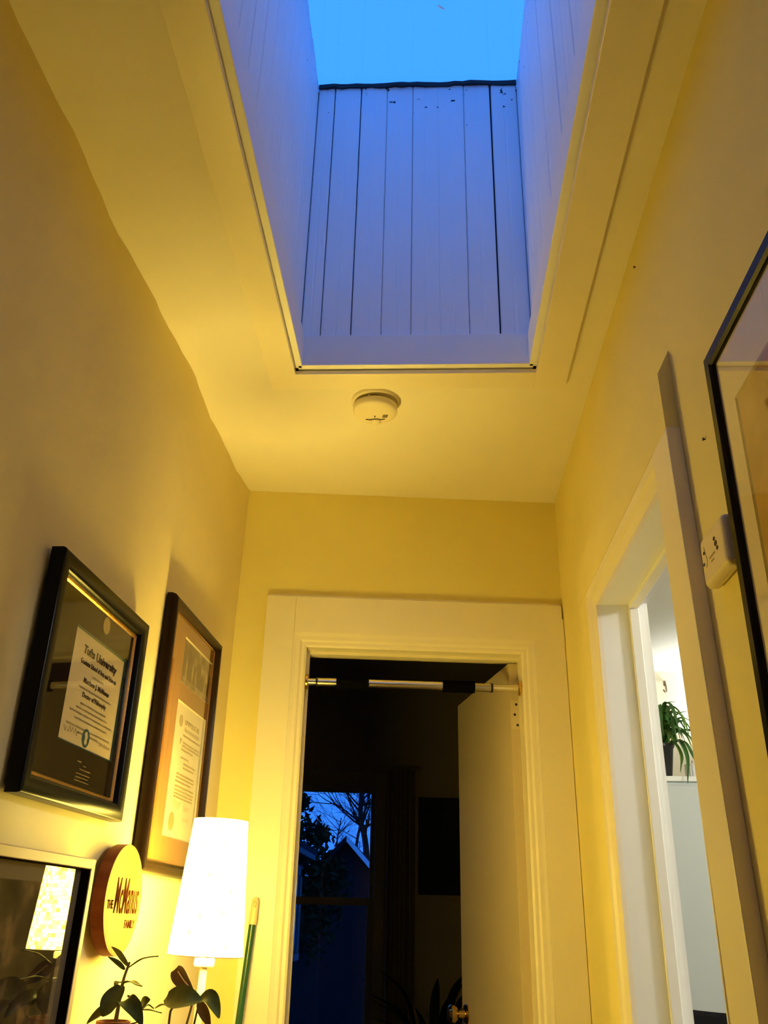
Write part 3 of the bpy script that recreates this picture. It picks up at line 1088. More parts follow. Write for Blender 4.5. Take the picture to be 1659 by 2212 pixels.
box('seat', (0, -.40, .42), (.42, 0, .48), 'upholstery', ch, bevel=.01)
for (x, y, t_) in ((.02, -.38, .42), (.37, -.38, .42), (.02, .005, .63), (.37, .005, .63)):
    box('leg', (x, y, 0), (x + .03, y + .03, t_), 'upholstery', ch)


def globe(loc, watts, label, r=.09):
    g = thing('ceiling_globe_lamp', label, 'lamp', Matrix.Translation(loc))
    bm = bmesh.new()
    bmesh.ops.create_uvsphere(bm, u_segments=24, v_segments=14, radius=r)
    obj('globe', bm, 'fixture', g, smooth=True)
    bm = bmesh.new()
    lathe(bm, [(.05, r * .92), (.055, H - loc[2])], 24)
    obj('ceiling_rose', bm, 'white_trim', g, smooth=True)
    l = bpy.data.lights.new('globe_light', 'POINT')
    l.energy = watts
    l.color = SIDE_COL
    l.shadow_soft_size = r * 1.15
    lo_ = bpy.data.objects.new('globe_light', l)
    COL.objects.link(lo_)
    lo_.parent = g
    lo_.location = (0, 0, -r * 1.3)
    return g


globe((1.75, 1.55, 2.36), 28.0 * SIDE_K, 'white globe lamp on the ceiling just inside the lit room')
wl_ = thing('wall_uplighter', 'white bowl uplighter on the far wall of the lit room', 'lamp', Matrix.Translation((1.62, 4.80, 2.02)))
bm = bmesh.new()
lathe(bm, [(.012, -.06), (.05, -.045), (.10, .0), (.115, .03), (.111, .03), (.096, .002), (.046, -.040), (.002, -.044)], 32, center=(0, -.05))
obj('bowl', bm, 'white_trim', wl_, smooth=True)
box('bracket', (-.02, .0, -.05), (.02, .07, .0), 'white_trim', wl_)
bm = bmesh.new()
bmesh.ops.create_uvsphere(bm, u_segments=16, v_segments=10, radius=.028)
for v in bm.verts:
    v.co += Vector((0, -.05, -.005))
obj('bulb', bm, 'fixture', wl_, smooth=True)
ul = bpy.data.lights.new('uplight', 'SPOT')
ul.energy = 16.0 * SIDE_K
ul.color = SIDE_COL
ul.spot_size = radians(140)
ul.spot_blend = .6
ul.shadow_soft_size = .03
ulo = bpy.data.objects.new('uplight', ul)
COL.objects.link(ulo)
ulo.parent = wl_
ulo.location = (0, -.05, .026)
ulo.rotation_euler = (pi, 0, 0)

# ------------------------------------------------------------------ pictures on the left wall
PF = [(0, 0), (0, .020), (.004, .026), (.012, .0285), (.020, .026), (.026, .019), (.028, .012), (.028, 0)]


def picture(name, label, cat, F, w, h, prof, fmat, lip=None, lipmat='gold'):
    t = thing(name, label, cat, F)
    bm = bmesh.new()
    ring(bm, 0, w, 0, h, prof)
    obj('frame', bm, fmat, t, smooth=True)
    if lip:
        d0, d1_, zl = lip
        bm = bmesh.new()
        ring(bm, 0, w, 0, h, [(d0, .004), (d0, zl), ((d0 + d1_) / 2, zl - .001), (d1_, zl - .006), (d1_, .004)])
        obj('gold_lip', bm, lipmat, t)
    return t


def sheet(name, parent, u0, u1, v0, v1, z, mat, t=.0012):
    return box(name, (u0, v0, z), (u1, v1, z + t), mat, parent)


def mat_board(parent, w, h, inset, holes, z, mat, bev='bevel'):
    """mat board with windows cut in it, each with a pale bevelled edge"""
    us = sorted({inset, w - inset, *[c for ho in holes for c in ho[:2]]})
    vs = sorted({inset, h - inset, *[c for ho in holes for c in ho[2:]]})
    bm = bmesh.new()
    for a, b in zip(us, us[1:]):
        for c, d in zip(vs, vs[1:]):
            mu, mv = (a + b) / 2, (c + d) / 2
            if any(ho[0] < mu < ho[1] and ho[2] < mv < ho[3] for ho in holes):
                continue
            bx(bm, (a, c, z), (b, d, z + .0016))
    o = obj('mat_board', bm, mat, parent)
    for ho in holes:
        bm = bmesh.new()
        ring(bm, ho[0], ho[1], ho[2], ho[3], [(-.0002, z + .0018), (.0026, z - .0006), (.0026, z - .0014), (-.0002, z - .0014)])
        obj('window_bevel', bm, bev, o)
    return o


# diploma in black frame
w1, h1 = .440, .402
p1 = picture('framed_diploma', 'university diploma in a wide black frame with gold lip and dark mat', 'picture frame', at(FL, 1.317, 1.420, .004), w1, h1,
             [(0, 0), (0, .020), (.0015, .0245), (.005, .0265), (.026, .0250), (.030, .0215), (.034, .012), (.034, 0)], 'black_frame', lip=(.034, .042, .013))
du0, du1, dv0, dv1 = .130, .379, .105, .306
mat_board(p1, w1, h1, .036, [(du0, du1, dv0, dv1)], .0075, 'mat_dark', 'teal')
cert = sheet('certificate', p1, du0 + .001, du1 - .001, dv0 + .001, dv1 - .001, .0050, 'paper')
cx_ = (du0 + du1) / 2 + .006
dh = dv1 - dv0
dwid = du1 - du0
Zp = .0066
for s, fv, fw_, fh, bold in (('Tufts University', .835, .66, .105, .03), ('Graduate School of Arts and Sciences', .735, .70, .048, .012), ('Matthew J. McManus', .575, .50, .062, .025), ('Doctor of Philosophy', .45, .46, .058, .025)):
    letter(cert, s, cx_, dv0 + fv * dh, fw_ * dwid, fh * dh, Zp, 'ink', bold, .12)
bm = bmesh.new()
for k, (fv, a, b) in enumerate(((.650, .42, .64), (.510, .20, .84), (.375, .28, .78), (.330, .22, .82), (.285, .12, .92), (.235, .22, .84), (.165, .10, .92), (.125, .30, .70))):
    scribble(bm, du0 + a * dwid, du0 + b * dwid, dv0 + fv * dh, .0045, Zp, k + 1)
scribble(bm, du0 + .07 * dwid, du0 + .34 * dwid, dv0 + .115 * dh, .013, Zp, 31, pitch=.012, tk=.0009)
scribble(bm, du0 + .72 * dwid, du0 + .95 * dwid, dv0 + .11 * dh, .008, Zp, 37, pitch=.009, tk=.0009)
obj('handwriting', bm, 'ink', cert)
bm = bmesh.new()
disc(bm, du0 + .475 * dwid, dv0 + .105 * dh, .0165, .0165, Zp - .0003, Zp + .0003)
sl = obj('seal', bm, 'seal', cert)
bm = bmesh.new()
disc(bm, du0 + .475 * dwid, dv0 + .075 * dh, .006, .0055, Zp + .0003, Zp + .0006, 20)
disc(bm, du0 + .475 * dwid, dv0 + .125 * dh, .005, .0075, Zp + .0003, Zp + .0006, 20)
disc(bm, du0 + .455 * dwid, dv0 + .140 * dh, .0025, .003, Zp + .0003, Zp + .0006, 12)
disc(bm, du0 + .495 * dwid, dv0 + .115 * dh, .0025, .003, Zp + .0003, Zp + .0006, 12)
obj('seal_emblem', bm, 'paper', cert)
bm = bmesh.new()
disc(bm, .255, .342, .0165, .0165, .0090, .0096)
obj('foil_seal', bm, 'goldfoil', p1)
bm = bmesh.new()
for k, (v, a, b, tk) in enumerate(((.082, .222, .240, .002), (.077, .250, .262, .001), (.070, .236, .286, .001), (.062, .224, .286, .001), (.056, .224, .280, .001), (.050, .222, .286, .001))):
    scribble(bm, a, b, v, .0018, .0096, 60 + k, pitch=.003, tk=tk)
obj('foil_lines', bm, 'goldfoil', p1)
sheet('picture_glass', p1, .036, w1 - .036, .036, h1 - .036, .0112, 'glass', .0006)

# two-window diploma in narrow dark frame
w2, h2 = .436, .616
p2 = picture('framed_diploma_with_photo', 'diploma below a sepia photograph in a tall dark brown frame behind the lamp', 'picture frame', at(FL, 1.910, 1.338, .004), w2, h2,
             [(0, 0), (0, .012), (.003, .021), (.009, .026), (.018, .026), (.024, .020), (.027, .012), (.027, 0)], 'brown_frame', lip=(.027, .032, .012))
ph = (.148, .416 - .006, .440, .552)
dd = (.148, .400, .084, .395)
mat_board(p2, w2, h2, .029, [ph, dd], .0075, 'mat_brown', 'bevel')
pho = sheet('sepia_photograph', p2, ph[0] + .001, ph[1] - .001, ph[2] + .001, ph[3] - .001, .0048, 'sepia')
bm = bmesh.new()
rnd = random.Random(5)
x = ph[0] + .006
while x < ph[1] - .03:
    ww = rnd.uniform(.018, .04)
    hh = rnd.uniform(.03, .066)
    bx(bm, (x, ph[2] + .018, .0060), (min(x + ww, ph[1] - .006), ph[2] + .018 + hh, .0063))
    x += ww + rnd.uniform(.004, .016)
obj('printed_buildings', bm, 'sepia_dark', pho)
cert2 = sheet('certificate', p2, dd[0] + .001, dd[1] - .001, dd[2] + .001, dd[3] - .001, .0048, 'paper2')
D0, D2, DWd, DHt = dd[0], dd[2], dd[1] - dd[0], dd[3] - dd[2]
letter(cert2, 'UNIVERSITAS', D0 + .58 * DWd, D2 + .875 * DHt, .50 * DWd, .040 * DHt, .0064, 'ink_pale', .01)
bm = bmesh.new()
scribble(bm, D0 + .33 * DWd, D0 + .86 * DWd, D2 + .815 * DHt, .012, .0064, 40, pitch=.009, tk=.0022)
for k, (fv, a, b) in enumerate(((.770, .30, .92), (.715, .32, .92), (.690, .32, .92), (.660, .30, .70), (.600, .30, .58), (.560, .42, .84), (.530, .42, .80), (.470, .24, .82), (.445, .24, .84), (.415, .22, .74), (.380, .22, .86), (.350, .22, .86), (.325, .22, .86), (.30, .22, .86))):
    scribble(bm, D0 + a * DWd, D0 + b * DWd, D2 + fv * DHt, .006, .0064, 70 + k, tk=.0013)
scribble(bm, D0 + .24 * DWd, D0 + .46 * DWd, D2 + .245 * DHt, .020, .0064, 91, pitch=.012, tk=.0014)
scribble(bm, D0 + .58 * DWd, D0 + .76 * DWd, D2 + .235 * DHt, .014, .0064, 92, pitch=.012, tk=.0014)
scribble(bm, D0 + .58 * DWd, D0 + .80 * DWd, D2 + .155 * DHt, .014, .0064, 93, pitch=.012, tk=.0014)
letter(cert2, 'P', D0 + .26 * DWd, D2 + .715 * DHt, .05 * DWd, .045 * DHt, .0064, 'ink_pale', .0)
obj('handwriting', bm, 'ink_pale', cert2)
bm = bmesh.new()
disc(bm, D0 + .20 * DWd, D2 + .865 * DHt, .0145, .0145, .0061, .0066)
obj('crest', bm, 'ink_pale', cert2)
bm = bmesh.new()
disc(bm, D0 + .25 * DWd, D2 + .115 * DHt, .021, .021, .0061, .0066)
obj('seal', bm, M['goldfoil'], cert2)
sheet('picture_glass', p2, .028, w2 - .028, .028, h2 - .028, .0108, 'glass', .0006)

# pale wood frame, low left, reflecting the lamp
w3, h3 = .46, .40
F3 = at(FL, 1.184, 1.346 - h3, .006) @ Matrix.Rotation(radians(.9), 4, 'X')
p3 = picture('pale_wood_picture', 'dark photograph in a deep pale wood frame reflecting the lamp', 'picture frame', F3, w3, h3,
             [(0, 0), (0, .020), (.002, .022), (.016, .022), (.017, .021), (.017, 0)], 'cream_frame')
bm = bmesh.new()
ring(bm, 0, w3, 0, h3, [(.0171, .003), (.0171, .0205), (.0185, .0205), (.0185, .003)])
obj('inner_side_shade', bm, 'shaded_side', p3)  # near-black colour paints in the shade on the frame's inner side
sheet('mat_board', p3, .018, w3 - .018, .018, h3 - .018, .003, 'mat_grey')
sheet('photograph', p3, .050, w3 - .062, .055, h3 - .045, .0044, 'dark_print')
sheet('picture_glass', p3, .018, w3 - .018, .018, h3 - .018, .0066, 'glass', .0006)

# round wooden plaque
PU, PV, PR = 1.812, 1.2835, .100
pq = thing('round_wood_plaque', 'round pale wooden family plaque with dark edge on the wall', 'plaque', at(FL, PU, PV, .008))
bm = bmesh.new()
n = 72
prof = [(PR * .985, 0), (PR, .003), (PR, .023), (PR * .994, .025)]
rs = [[bm.verts.new((r * cos(2 * pi * i / n), r * sin(2 * pi * i / n), z)) for i in range(n)] for r, z in prof]
for q in range(3):
    for i in range(n):
        bm.faces.new((rs[q][i], rs[q][(i + 1) % n], rs[q + 1][(i + 1) % n], rs[q + 1][i]))
bm.faces.new(list(reversed(rs[0])))
obj('rim', bm, 'plaque_edge', pq, smooth=True)
bm = bmesh.new()
disc(bm, 0, 0, PR * .994, PR * .994, .0245, .0256, 72)
fc = obj('face', bm, 'plaque', pq)
letter(fc, 'THE', -.070, -.010, .030, .015, .0258, 'engrave', .015, name='lettering')
letter(fc, 'McManus', .016, .006, .130, .064, .0258, 'engrave', .004, .15, name='lettering')
letter(fc, 'FAMILY', .048, -.044, .056, .015, .0258, 'engrave', .015, name='lettering')

# ------------------------------------------------------------------ table lamp
LXY = (-.4505, 1.98)
TZ = .90
lamp = thing('table_lamp', 'glowing white table lamp with tapered woven shade beside the wall', 'lamp', Matrix.Translation((LXY[0] - .0125, LXY[1], TZ)) @ Matrix.Rotation(radians(1.6), 4, 'Y'))
zb0, zb1 = 1.184 - TZ, 1.446 - TZ
bm = bmesh.new()
NR = 12
lathe(bm, [(.0770 + (.0580 - .0770) * i / NR, zb0 + (zb1 - zb0) * i / NR) for i in range(NR + 1)], 64, cap0=False, cap1=False, uv=True)
sh_ = obj('lamp_shade', bm, 'shade', lamp, smooth=True)
bm = bmesh.new()
tube(bm, [(.0770 * cos(2 * pi * i / 64), .0770 * sin(2 * pi * i / 64), zb0) for i in range(65)], .0011, 6, cap=False)
obj('shade_rim', bm, 'pole_tip', sh_)
bm = bmesh.new()
lathe(bm, [(.019, zb0 - .020), (.0205, zb0 - .018), (.0205, zb0 - .006), (.019, zb0 - .004)], 28)
obj('socket_collar', bm, 'white_plastic', lamp, smooth=True)
bm = bmesh.new()
lathe(bm, [(.0085, .02), (.0075, zb0 - .028), (.0065, zb0 - .026), (.0065, zb0 - .019)], 20)
obj('stem', bm, 'lamp_stem', lamp, smooth=True)
bm = bmesh.new()
lathe(bm, [(.062, 0), (.062, .008), (.055, .014), (.012, .020), (.008, .03)], 40)
obj('base', bm, 'lamp_stem', lamp, smooth=True)
bm = bmesh.new()
lathe(bm, [(.012, zb0 - .004), (.012, zb0 + .03), (.014, zb0 + .05), (.028, zb0 + .12), (.030, zb0 + .14), (.024, zb0 + .162), (.004, zb0 + .172)], 24)
obj('bulb', bm, 'bulb', lamp, smooth=True)
bl = bpy.data.lights.new('bulb_light', 'POINT')
bl.energy = BULB_W
bl.color = LAMP_COL
bl.shadow_soft_size = .031
blo = bpy.data.objects.new('bulb_light', bl)
COL.objects.link(blo)
blo.parent = lamp
blo.location = (0, 0, zb0 + .140)

# narrow console under the lamp (below the picture's edge)
cn = thing('console_table', 'narrow wooden console under the lamp and the small plants', 'table', at(FL, 1.28, 0, .006))
box('table_top', (0, TZ - .03, 0), (.96, TZ, .30), 'dark_wood', cn, bevel=.004)
for (u, w) in ((.02, .02), (.90, .02), (.02, .24), (.90, .24)):
    box('leg', (u, 0, w), (u + .04, TZ - .03, w + .04), 'dark_wood', cn)
box('apron', (.06, TZ - .10, .262), (.90, TZ - .03, .278), 'dark_wood', cn)

# ------------------------------------------------------------------ small plants on the console
LV = {'stem': [(-0.5473, 1.74, 1.0842), (-0.546, 1.74, 1.1074), (-0.5458, 1.745, 1.1376), (-0.5447, 1.75, 1.1571), (-0.5404, 1.755, 1.1785)],
      'L1': [(-0.5419, 1.755, 1.172), (-0.5561, 1.76, 1.1845), (-0.5699, 1.77, 1.1941), (-0.5841, 1.775, 1.202)],
      'L2': [(-0.546, 1.75, 1.1664), (-0.5601, 1.745, 1.1777), (-0.5771, 1.74, 1.1871)],
      'L3': [(-0.5392, 1.75, 1.1701), (-0.5182, 1.745, 1.1829), (-0.5011, 1.74, 1.1878), (-0.4833, 1.735, 1.1899)],
      'L4': [(-0.5453, 1.745, 1.1447), (-0.5265, 1.73, 1.1487), (-0.5102, 1.715, 1.1451), (-0.4974, 1.705, 1.1437)],
      'L5': [(-0.5463, 1.745, 1.1461), (-0.5584, 1.76, 1.1452), (-0.5671, 1.77, 1.1378)],
      'L6': [(-0.5462, 1.745, 1.1404), (-0.5532, 1.73, 1.1231), (-0.5587, 1.72, 1.1087), (-0.5644, 1.715, 1.0954)],
      'L6b': [(-0.5677, 1.76, 1.1109), (-0.5864, 1.765, 1.0948), (-0.6082, 1.77, 1.0786)],
      'L7': [(-0.5444, 1.74, 1.1123), (-0.5285, 1.725, 1.1186), (-0.5077, 1.715, 1.1062), (-0.4905, 1.71, 1.0843)],
      'L8': [(-0.5114, 1.76, 1.1026), (-0.52, 1.755, 1.1166), (-0.536, 1.75, 1.1261)],
      'L9': [(-0.5114, 1.765, 1.1035), (-0.5051, 1.76, 1.1152), (-0.4945, 1.755, 1.12)],
      'L10': [(-0.5099, 1.76, 1.1033), (-0.4893, 1.75, 1.1039), (-0.4685, 1.745, 1.1007)],
      'L11': [(-0.5113, 1.765, 1.1029), (-0.5039, 1.775, 1.1099), (-0.4932, 1.78, 1.1042)],
      'stem2': [(-0.535, 1.745, 1.080), (-0.5116, 1.75, 1.0851), (-0.5054, 1.755, 1.0935), (-0.5106, 1.76, 1.1026)],
      'P1': [(-0.4772, 1.8, 1.1215), (-0.4537, 1.79, 1.1199), (-0.4328, 1.785, 1.1208), (-0.4101, 1.79, 1.1193)],
      'P2': [(-0.4152, 1.795, 1.1177), (-0.3967, 1.79, 1.1241), (-0.3843, 1.785, 1.1107), (-0.3731, 1.78, 1.0918)],
      'P3': [(-0.4651, 1.8, 1.104), (-0.4827, 1.805, 1.1085), (-0.4991, 1.81, 1.1023)],
      'P4': [(-0.4852, 1.87, 1.1632), (-0.4646, 1.86, 1.143), (-0.4394, 1.85, 1.1249)],
      'P5': [(-0.4294, 1.85, 1.1119), (-0.4143, 1.845, 1.0923), (-0.4008, 1.84, 1.0716)]}
JB = Vector((-.552, 1.742, TZ))
jp = thing('jade_plant', 'small succulent with paired dark leaves in a terracotta pot beside the lamp', 'plant', Matrix.Translation(JB))


def loc(k, B_):
    return [Vector(p) - B_ for p in LV[k]]


bm = bmesh.new()
lathe(bm, [(.022, 0), (.027, .160), (.0295, .162), (.0295, .187), (.0265, .187), (.0255, .172), (.002, .170)], 28)
obj('pot', bm, 'terracotta', jp, smooth=True)
bm = bmesh.new()
lathe(bm, [(.024, .168), (.024, .175), (.01, .178), (.002, .179)], 20)
obj('soil', bm, 'soil', jp)
bm = bmesh.new()
tube(bm, catmull(loc('stem', JB), 5), [.0042 - .0018 * i / 20 for i in range(21)], 8)
obj('stem', bm, 'stem', jp, smooth=True)
bm = bmesh.new()
tube(bm, catmull(loc('stem2', JB), 4), .0016, 6)
obj('stem', bm, 'stem', jp, smooth=True)
for k, wd, side in (('L1', .010, (1, 0, .6)), ('L2', .009, (1, 0, 1)), ('L3', .007, None), ('L4', .013, None), ('L5', .014, None), ('L6', .036, (1, .2, .3)), ('L6b', .020, (1, .2, .4)),
                    ('L7', .030, (1, .4, .4)), ('L8', .012, (1, .3, .5)), ('L9', .020, (0, .3, 1)), ('L10', .010, None), ('L11', .010, None)):
    obj('leaf', leaf_bm(loc(k, JB), wd, side=side, cup=.3, thick=.002), 'leaf2' if k in ('L4', 'L8', 'L9', 'L1', 'L3') else 'leaf', jp, smooth=True)

PB = Vector((-.455, 1.815, TZ))
op = thing('broad_leaf_plant', 'broad-leaved plant with a brown paddle leaf in front of the lamp stem', 'plant', Matrix.Translation(PB))
bm = bmesh.new()
lathe(bm, [(.034, 0), (.044, .085), (.047, .088), (.047, .102), (.042, .102), (.041, .090), (.002, .088)], 28)
obj('pot', bm, 'terracotta', op, smooth=True)
bm = bmesh.new()
tube(bm, catmull([(-.012, -.012, .088), (-.013, -.015, .18), (-.0095, -.018, .2036), (.01, -.027, .217)], 5), .0022, 8)
obj('stem', bm, 'stem', op, smooth=True)
bm = bmesh.new()
tube(bm, catmull([(.0, .01, .088), (.006, .02, .15), (.014, .033, .205), (.0156, .035, .2249)], 5), .0022, 8)
obj('stem', bm, 'stem', op, smooth=True)
bm = bmesh.new()
tube(bm, catmull([(.01, -.01, .088), (.03, -.018, .16), (.04, -.02, .2177)], 5), .002, 8)
obj('stem', bm, 'stem', op, smooth=True)
for k, wd, side, mt in (('P1', .046, (.1, .7, .9), 'leaf2'), ('P2', .026, (.3, .5, .8), 'leaf2'), ('P3', .013, None, 'leaf2'), ('P4', .030, (1, 0, .6), 'leaf_brown'), ('P5', .020, (1, 0, .2), 'leaf_brown')):
    o = obj('leaf', leaf_bm(loc(k, PB), wd, side=side, cup=.3, thick=.0016, tipness=.75 if k == 'P4' else 1), mt, op, smooth=True)
    if k == 'P4':
        bm = bmesh.new()
        pp = loc(k, PB)
        tube(bm, [pp[0].lerp(pp[1], .25) + Vector((.002, -.003, .002)), pp[1] + Vector((.002, -.003, .002)), pp[2] + Vector((.001, -.003, .001))], .0012, 6)
        obj('midrib', bm, 'midrib', o)

# ------------------------------------------------------------------ broom handle leaning in the corner
bt, bb = Vector((-.4655, 2.566, 1.305)), Vector((-.4925, 2.545, .86))
dirv = (bt - bb).normalized()
foot = bt - dirv * (bt.z - .02) / dirv.z
bh = thing('broom', 'green broom handle with beige hanging tip leaning in the corner', 'broom', Matrix.Translation(foot))
bm = bmesh.new()
Lb = (bt - foot).length
tube(bm, [dirv * .10, dirv * (Lb - .062)], .0092, 18)
obj('handle', bm, 'pole_green', bh, smooth=True)
bm = bmesh.new()
tube(bm, [dirv * (Lb - .066), dirv * (Lb - .012), dirv * (Lb - .004), dirv * (Lb + .002)], [.0112, .0100, .0085, .004], 18)
tip = obj('hanging_tip', bm, 'pole_tip', bh, smooth=True)
bm = bmesh.new()
cpt = dirv * (Lb - .016) + Vector((.001, -.0099, .0))
n = 14
tube(bm, [cpt + Vector((.0032 * cos(2 * pi * i / n), 0, .0075 * sin(2 * pi * i / n))) for i in range(n + 1)], .0009, 6, cap=False)
obj('hang_hole', bm, 'print', tip)
box('broom_head', (-.13, -.025, .06), (.03, .025, .11), 'pole_green', bh, bevel=.006)
box('bristles', (-.128, -.022, -.018), (.028, .022, .06), 'stem', bh)

# ------------------------------------------------------------------ smoke detector
sd = thing('smoke_detector', 'round ivory smoke detector on the ceiling before the skylight', 'smoke detector', Matrix.Translation((-.1435, 2.044, H)) @ Matrix.Rotation(pi, 4, 'X'))
bm = bmesh.new()
lathe(bm, [(.0665, 0), (.0665, .007), (.064, .010), (.052, .0105)], 48)
obj('base_plate', bm, 'detector', sd, smooth=True)
bm = bmesh.new()
lathe(bm, [(.049, .010), (.049, .024)], 40)
obj('vent_gap', bm, 'slot', sd)
bm = bmesh.new()
lathe(bm, [(.045, .0195), (.0605, .020), (.0610, .022), (.0605, .035), (.0590, .0385), (.054, .042), (.040, .0445), (.002, .0455)], 48)
bd_ = obj('cover', bm, 'detector', sd, smooth=True)
bm = bmesh.new()
bmesh.ops.create_uvsphere(bm, u_segments=24, v_segments=12, radius=.0155)
for v in bm.verts:
    v.co = Vector((v.co.x, v.co.y - .034, v.co.z * .62 + .0435))
obj('test_button', bm, 'detector', bd_, smooth=True)
bm = bmesh.new()
tube(bm, catmull([(-.027, -.0205, .0462), (-.015, -.0235, .0463), (-.008, -.0195, .0468), (.0, -.0175, .0474), (.008, -.0195, .0468), (.015, -.0225, .0463), (.026, -.0205, .0460)], 5), .0011, 6)
obj('button_gap', bm, 'slot', bd_)
box('indicator', (-.0025, -.010, .0440), (.0008, -.0025, .0462), 'slot', bd_)
for k in range(3):
    box('grille_slot', (.019 + .0012 * k, -.012 + .0052 * k, .0435), (.033 + .0012 * k, -.0098 + .0052 * k, .0458), 'slot', bd_)
for (a0_, nm) in ((.10, 'latch_tab'), (2.2, 'latch_tab'), (4.3, 'latch_tab')):
    o = box(nm, (.048, -.003, .009), (.054, .003, .021), 'detector', sd)
    o.rotation_euler = (0, 0, a0_ + 1.75)

# ------------------------------------------------------------------ alarm on the right wall
al = thing('wall_alarm', 'small ivory alarm box on the right wall between casing and black frame', 'alarm', at(FR, -1.232, 1.706, .0))
AW, AHt, AD = .110, .078, .024
bm = bmesh.new()
bx(bm, (0, 0, 0), (AW, AHt, AD))
o = obj('case', bm, 'detector_w', al)
bv = o.modifiers.new('round', 'BEVEL')
bv.width = .010
bv.segments = 5
for (u, v, a, b) in ((.070, .054, .004, .003), (.074, .0455, .0055, .0042), (.078, .037, .004, .003), (.020, .052, .004, .0025), (.014, .036, .0035, .0025)):
    bm = bmesh.new()
    disc(bm, u, v, a, b, AD - .0005, AD + .0006, 12)
    obj('sound_hole', bm, 'slot', al)
bm = bmesh.new()
tube(bm, catmull([(.022, .060, AD), (.026, .048, AD), (.030, .036, AD), (.024, .028, AD)], 4), .0007, 6)
obj('seam', bm, 'print', al)
boxes('print_mark', [((.040, .034, AD), (.066, .037, AD + .0004)), ((.046, .027, AD), (.058, .0295, AD + .0004))], 'print', al)

# ------------------------------------------------------------------ picture on the right wall
wr, hr = .62, .70
pr_ = picture('black_frame_print', 'large print with pale mat in a thin black frame on the right wall', 'picture frame', at(FR, -1.112, 2.030 - hr, .002), wr, hr,
              [(0, 0), (0, .014), (.002, .016), (.018, .016), (.022, .012), (.023, 0)], 'black_frame')
mo = mat_board(pr_, wr, hr, .022, [(.070, wr - .070, .080, hr - .110)], .005, 'pale_mat', 'print')
sheet('art_print', pr_, .069, wr - .069, .079, hr - .109, .003, 'warm_print')
sheet('picture_glass', pr_, .0225, wr - .0225, .0225, hr - .0225, .0088, 'glass', .0006)

# dark studs added to stand for small dents in the right wall
for nm, F, (u, v) in (('dent', FR, (-1.444, 2.498)), ('dent', FR, (-1.201, 1.946))):
    nl = thing('dent', 'tiny dark dent in the right wall above the doorway' if v > 2 else 'tiny dark dent in the right wall beside the casing', 'dent', at(F, u, v, 0))
    bm = bmesh.new()
    lathe(bm, [(.0012, -.004), (.0012, .003), (.0026, .003), (.0026, .0042)], 10)
    obj('dent_mark', bm, 'slot', nl)

# ------------------------------------------------------------------ outside: ground, houses, trees
struct(box('ground', (-40, 6.5, -2.7), (40, 120, -2.5), 'grass'), 'dark ground outside')
hs = thing('gabled_house', 'dark gabled house with a pale rake board seen through the window', 'house', Matrix.Translation((-2.6, 30, -2.5)))
AZ = 6.19          # apex above ground
sl_ = 1.04
EV = 2.6
wd = (AZ - EV) / sl_
bm = bmesh.new()
v = [bm.verts.new(c) for c in ((-wd, 0, 0), (wd, 0, 0), (wd, 0, EV), (0, 0, AZ - .12), (-wd, 0, EV), (-wd, 9, 0), (wd, 9, 0), (wd, 9, EV), (0, 9, AZ - .12), (-wd, 9, EV))]
for f in ((0, 1, 2, 3, 4), (9, 8, 7, 6, 5), (0, 4, 9, 5), (1, 6, 7, 2), (0, 5, 6, 1)):
    bm.faces.new([v[i] for i in f])
obj('wall', bm, 'siding', hs)
for s in (-1, 1):
    bm = bmesh.new()
    hexa(bm, [(0, -.3, AZ - .12), (s * (wd + .4), -.3, EV - .42 - .12), (s * (wd + .4), 9.3, EV - .42 - .12), (0, 9.3, AZ - .12),
              (0, -.3, AZ + .02), (s * (wd + .4), -.3, EV - .42 + .02), (s * (wd + .4), 9.3, EV - .42 + .02), (0, 9.3, AZ + .02)])
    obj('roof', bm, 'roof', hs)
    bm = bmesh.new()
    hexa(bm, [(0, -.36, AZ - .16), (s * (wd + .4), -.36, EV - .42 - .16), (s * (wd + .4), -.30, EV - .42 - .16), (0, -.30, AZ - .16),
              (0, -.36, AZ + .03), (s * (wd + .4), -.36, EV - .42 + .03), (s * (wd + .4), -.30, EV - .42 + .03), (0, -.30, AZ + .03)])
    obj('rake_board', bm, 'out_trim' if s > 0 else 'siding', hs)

nh = thing('neighbour_house', 'dark house with pale eave and window trim at the window edge', 'house', Matrix.Translation((-1.62, 7.0, -2.5)))
box('wall', (-5, 0, 0), (0, 5.0, 4.47), 'siding', nh)
bm = bmesh.new()
hexa(bm, [(-5.0, -.3, 4.50), (.16, -.3, 4.50), (.16, 5.3, 4.50), (-5.0, 5.3, 4.50), (-2.6, -.3, 5.9), (.16, -.3, 4.58), (.16, 5.3, 4.58), (-2.6, 5.3, 5.9)])
obj('roof', bm, 'roof', nh)
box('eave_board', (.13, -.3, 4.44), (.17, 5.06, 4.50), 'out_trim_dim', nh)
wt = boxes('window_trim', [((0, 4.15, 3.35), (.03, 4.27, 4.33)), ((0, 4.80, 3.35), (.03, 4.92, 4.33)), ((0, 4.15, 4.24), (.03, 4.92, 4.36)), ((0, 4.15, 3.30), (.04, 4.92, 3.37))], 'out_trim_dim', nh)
box('pane', (.004, 4.27, 3.37), (.010, 4.80, 4.24), 'wglass', wt)


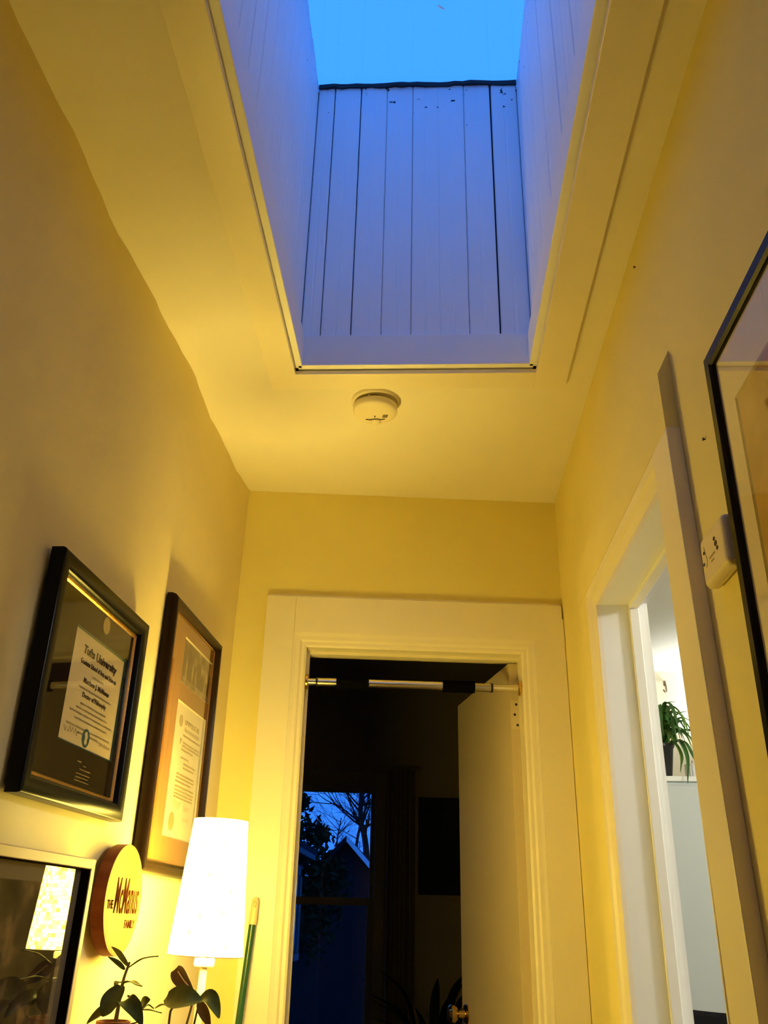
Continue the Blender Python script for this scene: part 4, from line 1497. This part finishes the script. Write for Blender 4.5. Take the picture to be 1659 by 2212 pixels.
def branch(bm, p, d, L_, r, depth, rnd, spread=.55, ends=None):
    n = 3
    pts = [p]
    q = p
    dd_ = d.copy()
    for i in range(n):
        dd_ = (dd_ + Vector((rnd.uniform(-.14, .14), rnd.uniform(-.14, .14), rnd.uniform(-.05, .12)))).normalized()
        q = q + dd_ * (L_ / n)
        pts.append(q)
    tube(bm, pts, [r * (1 - .4 * i / n) for i in range(n + 1)], 5 if depth > 2 else 3, cap=False)
    if depth == 0:
        if ends is not None:
            ends.append(q)
        return
    for k in range(rnd.choice((2, 3, 3))):
        a = rnd.uniform(0, 2 * pi)
        ax = dd_.orthogonal().normalized()
        ax.rotate(Matrix.Rotation(a, 3, dd_))
        nd = (dd_ + ax * rnd.uniform(spread * .6, spread * 1.4)).normalized()
        branch(bm, pts[rnd.choice((2, 3, 3))], nd, L_ * rnd.uniform(.58, .82), r * .55, depth - 1, rnd, spread, ends)


def bare_tree(name, label, loc_, path, r0, seed, n_br, L0, depth):
    """trunk along a path of (x, z), branches leaving it all the way up"""
    t = thing(name, label, 'tree', Matrix.Translation(loc_), 'bare trees behind the gabled house')
    rnd = random.Random(seed)
    bm = bmesh.new()
    P = catmull([(x, 0, z) for x, z in path], 6)
    N = len(P)
    tube(bm, P, [r0 * (1 - .65 * i / (N - 1)) for i in range(N)], 7, cap=False)
    for k in range(n_br):
        i = rnd.randrange(int(N * .30), N)
        a = rnd.uniform(0, 2 * pi)
        d = Vector((cos(a), sin(a), rnd.uniform(.35, 1.1))).normalized()
        branch(bm, P[i], d, L0 * rnd.uniform(.6, 1.1), r0 * .26, depth, rnd, .55)
    obj('trunk_and_branches', bm, 'bark', t)


bare_tree('bare_tree', 'bare thick-trunked tree rising at the right edge of the window', (-2.45, 42, -2.5), [(0, 0), (-.15, 4), (-.35, 6.8), (-.62, 8.0), (-.60, 9.6), (-.4, 12)], .19, 3, 20, 1.5, 4)
bare_tree('bare_tree', 'thin bare tree standing just over the roof ridge', (-3.55, 47, -2.5), [(0, 0), (.05, 5), (-.05, 7.2), (.25, 8.6), (.5, 9.6), (.6, 12)], .10, 8, 24, 1.3, 4)
bare_tree('bare_tree', 'hazy bare tree between leafy tree and roof', (-5.1, 52, -2.5), [(0, 0), (.1, 5), (.0, 7.5), (.2, 9)], .08, 12, 22, 1.2, 4)

lt = thing('leafy_tree', 'dark leafy evergreen tree at the left of the window', 'tree', Matrix.Translation((-3.02, 19.0, -2.5)))
rnd = random.Random(21)
bm = bmesh.new()
ends = []
branch(bm, Vector((0, 0, 0)), Vector((0, 0, 1)), 1.7, .12, 4, rnd, .7, ends)
obj('trunk', bm, 'bark', lt)
bm = bmesh.new()
# crown: several lobes of leaves
lobes = [(0, 0, 4.4, 1.25), (.45, -.2, 5.0, .75), (-.6, 0, 5.5, .9), (.05, .2, 5.75, .55), (.95, 0, 4.35, .55), (-1.1, .2, 4.6, .9), (.6, -.1, 3.7, .75), (-.3, 0, 3.5, .9), (1.15, .1, 4.7, .25), (.75, 0, 5.35, .25), (.35, 0, 5.95, .22), (-.25, 0, 6.2, .35)]
for (lx, ly, lz, lr) in lobes:
    for k in range(int(700 * lr ** 1.6) + 40):
        dv = Vector((rnd.gauss(0, 1), rnd.gauss(0, 1), rnd.gauss(0, 1))).normalized() * lr * rnd.uniform(.35, 1.03)
        c = Vector((lx, ly, lz)) + dv
        a = Vector((rnd.uniform(-1, 1), rnd.uniform(-1, 1), rnd.uniform(-1, 1))).normalized()
        b = a.orthogonal().normalized()
        s_ = rnd.uniform(.06, .12)
        vs = [bm.verts.new(c + a * s_), bm.verts.new(c + b * s_ * .45), bm.verts.new(c - a * s_), bm.verts.new(c - b * s_ * .45)]
        bm.faces.new(vs)
me = bpy.data.meshes.new('foliage')
bm.to_mesh(me)
bm.free()
me.materials.append(M['night_leaf'])
fo = bpy.data.objects.new('foliage', me)
COL.objects.link(fo)
fo.parent = lt
fo['kind'] = 'stuff'
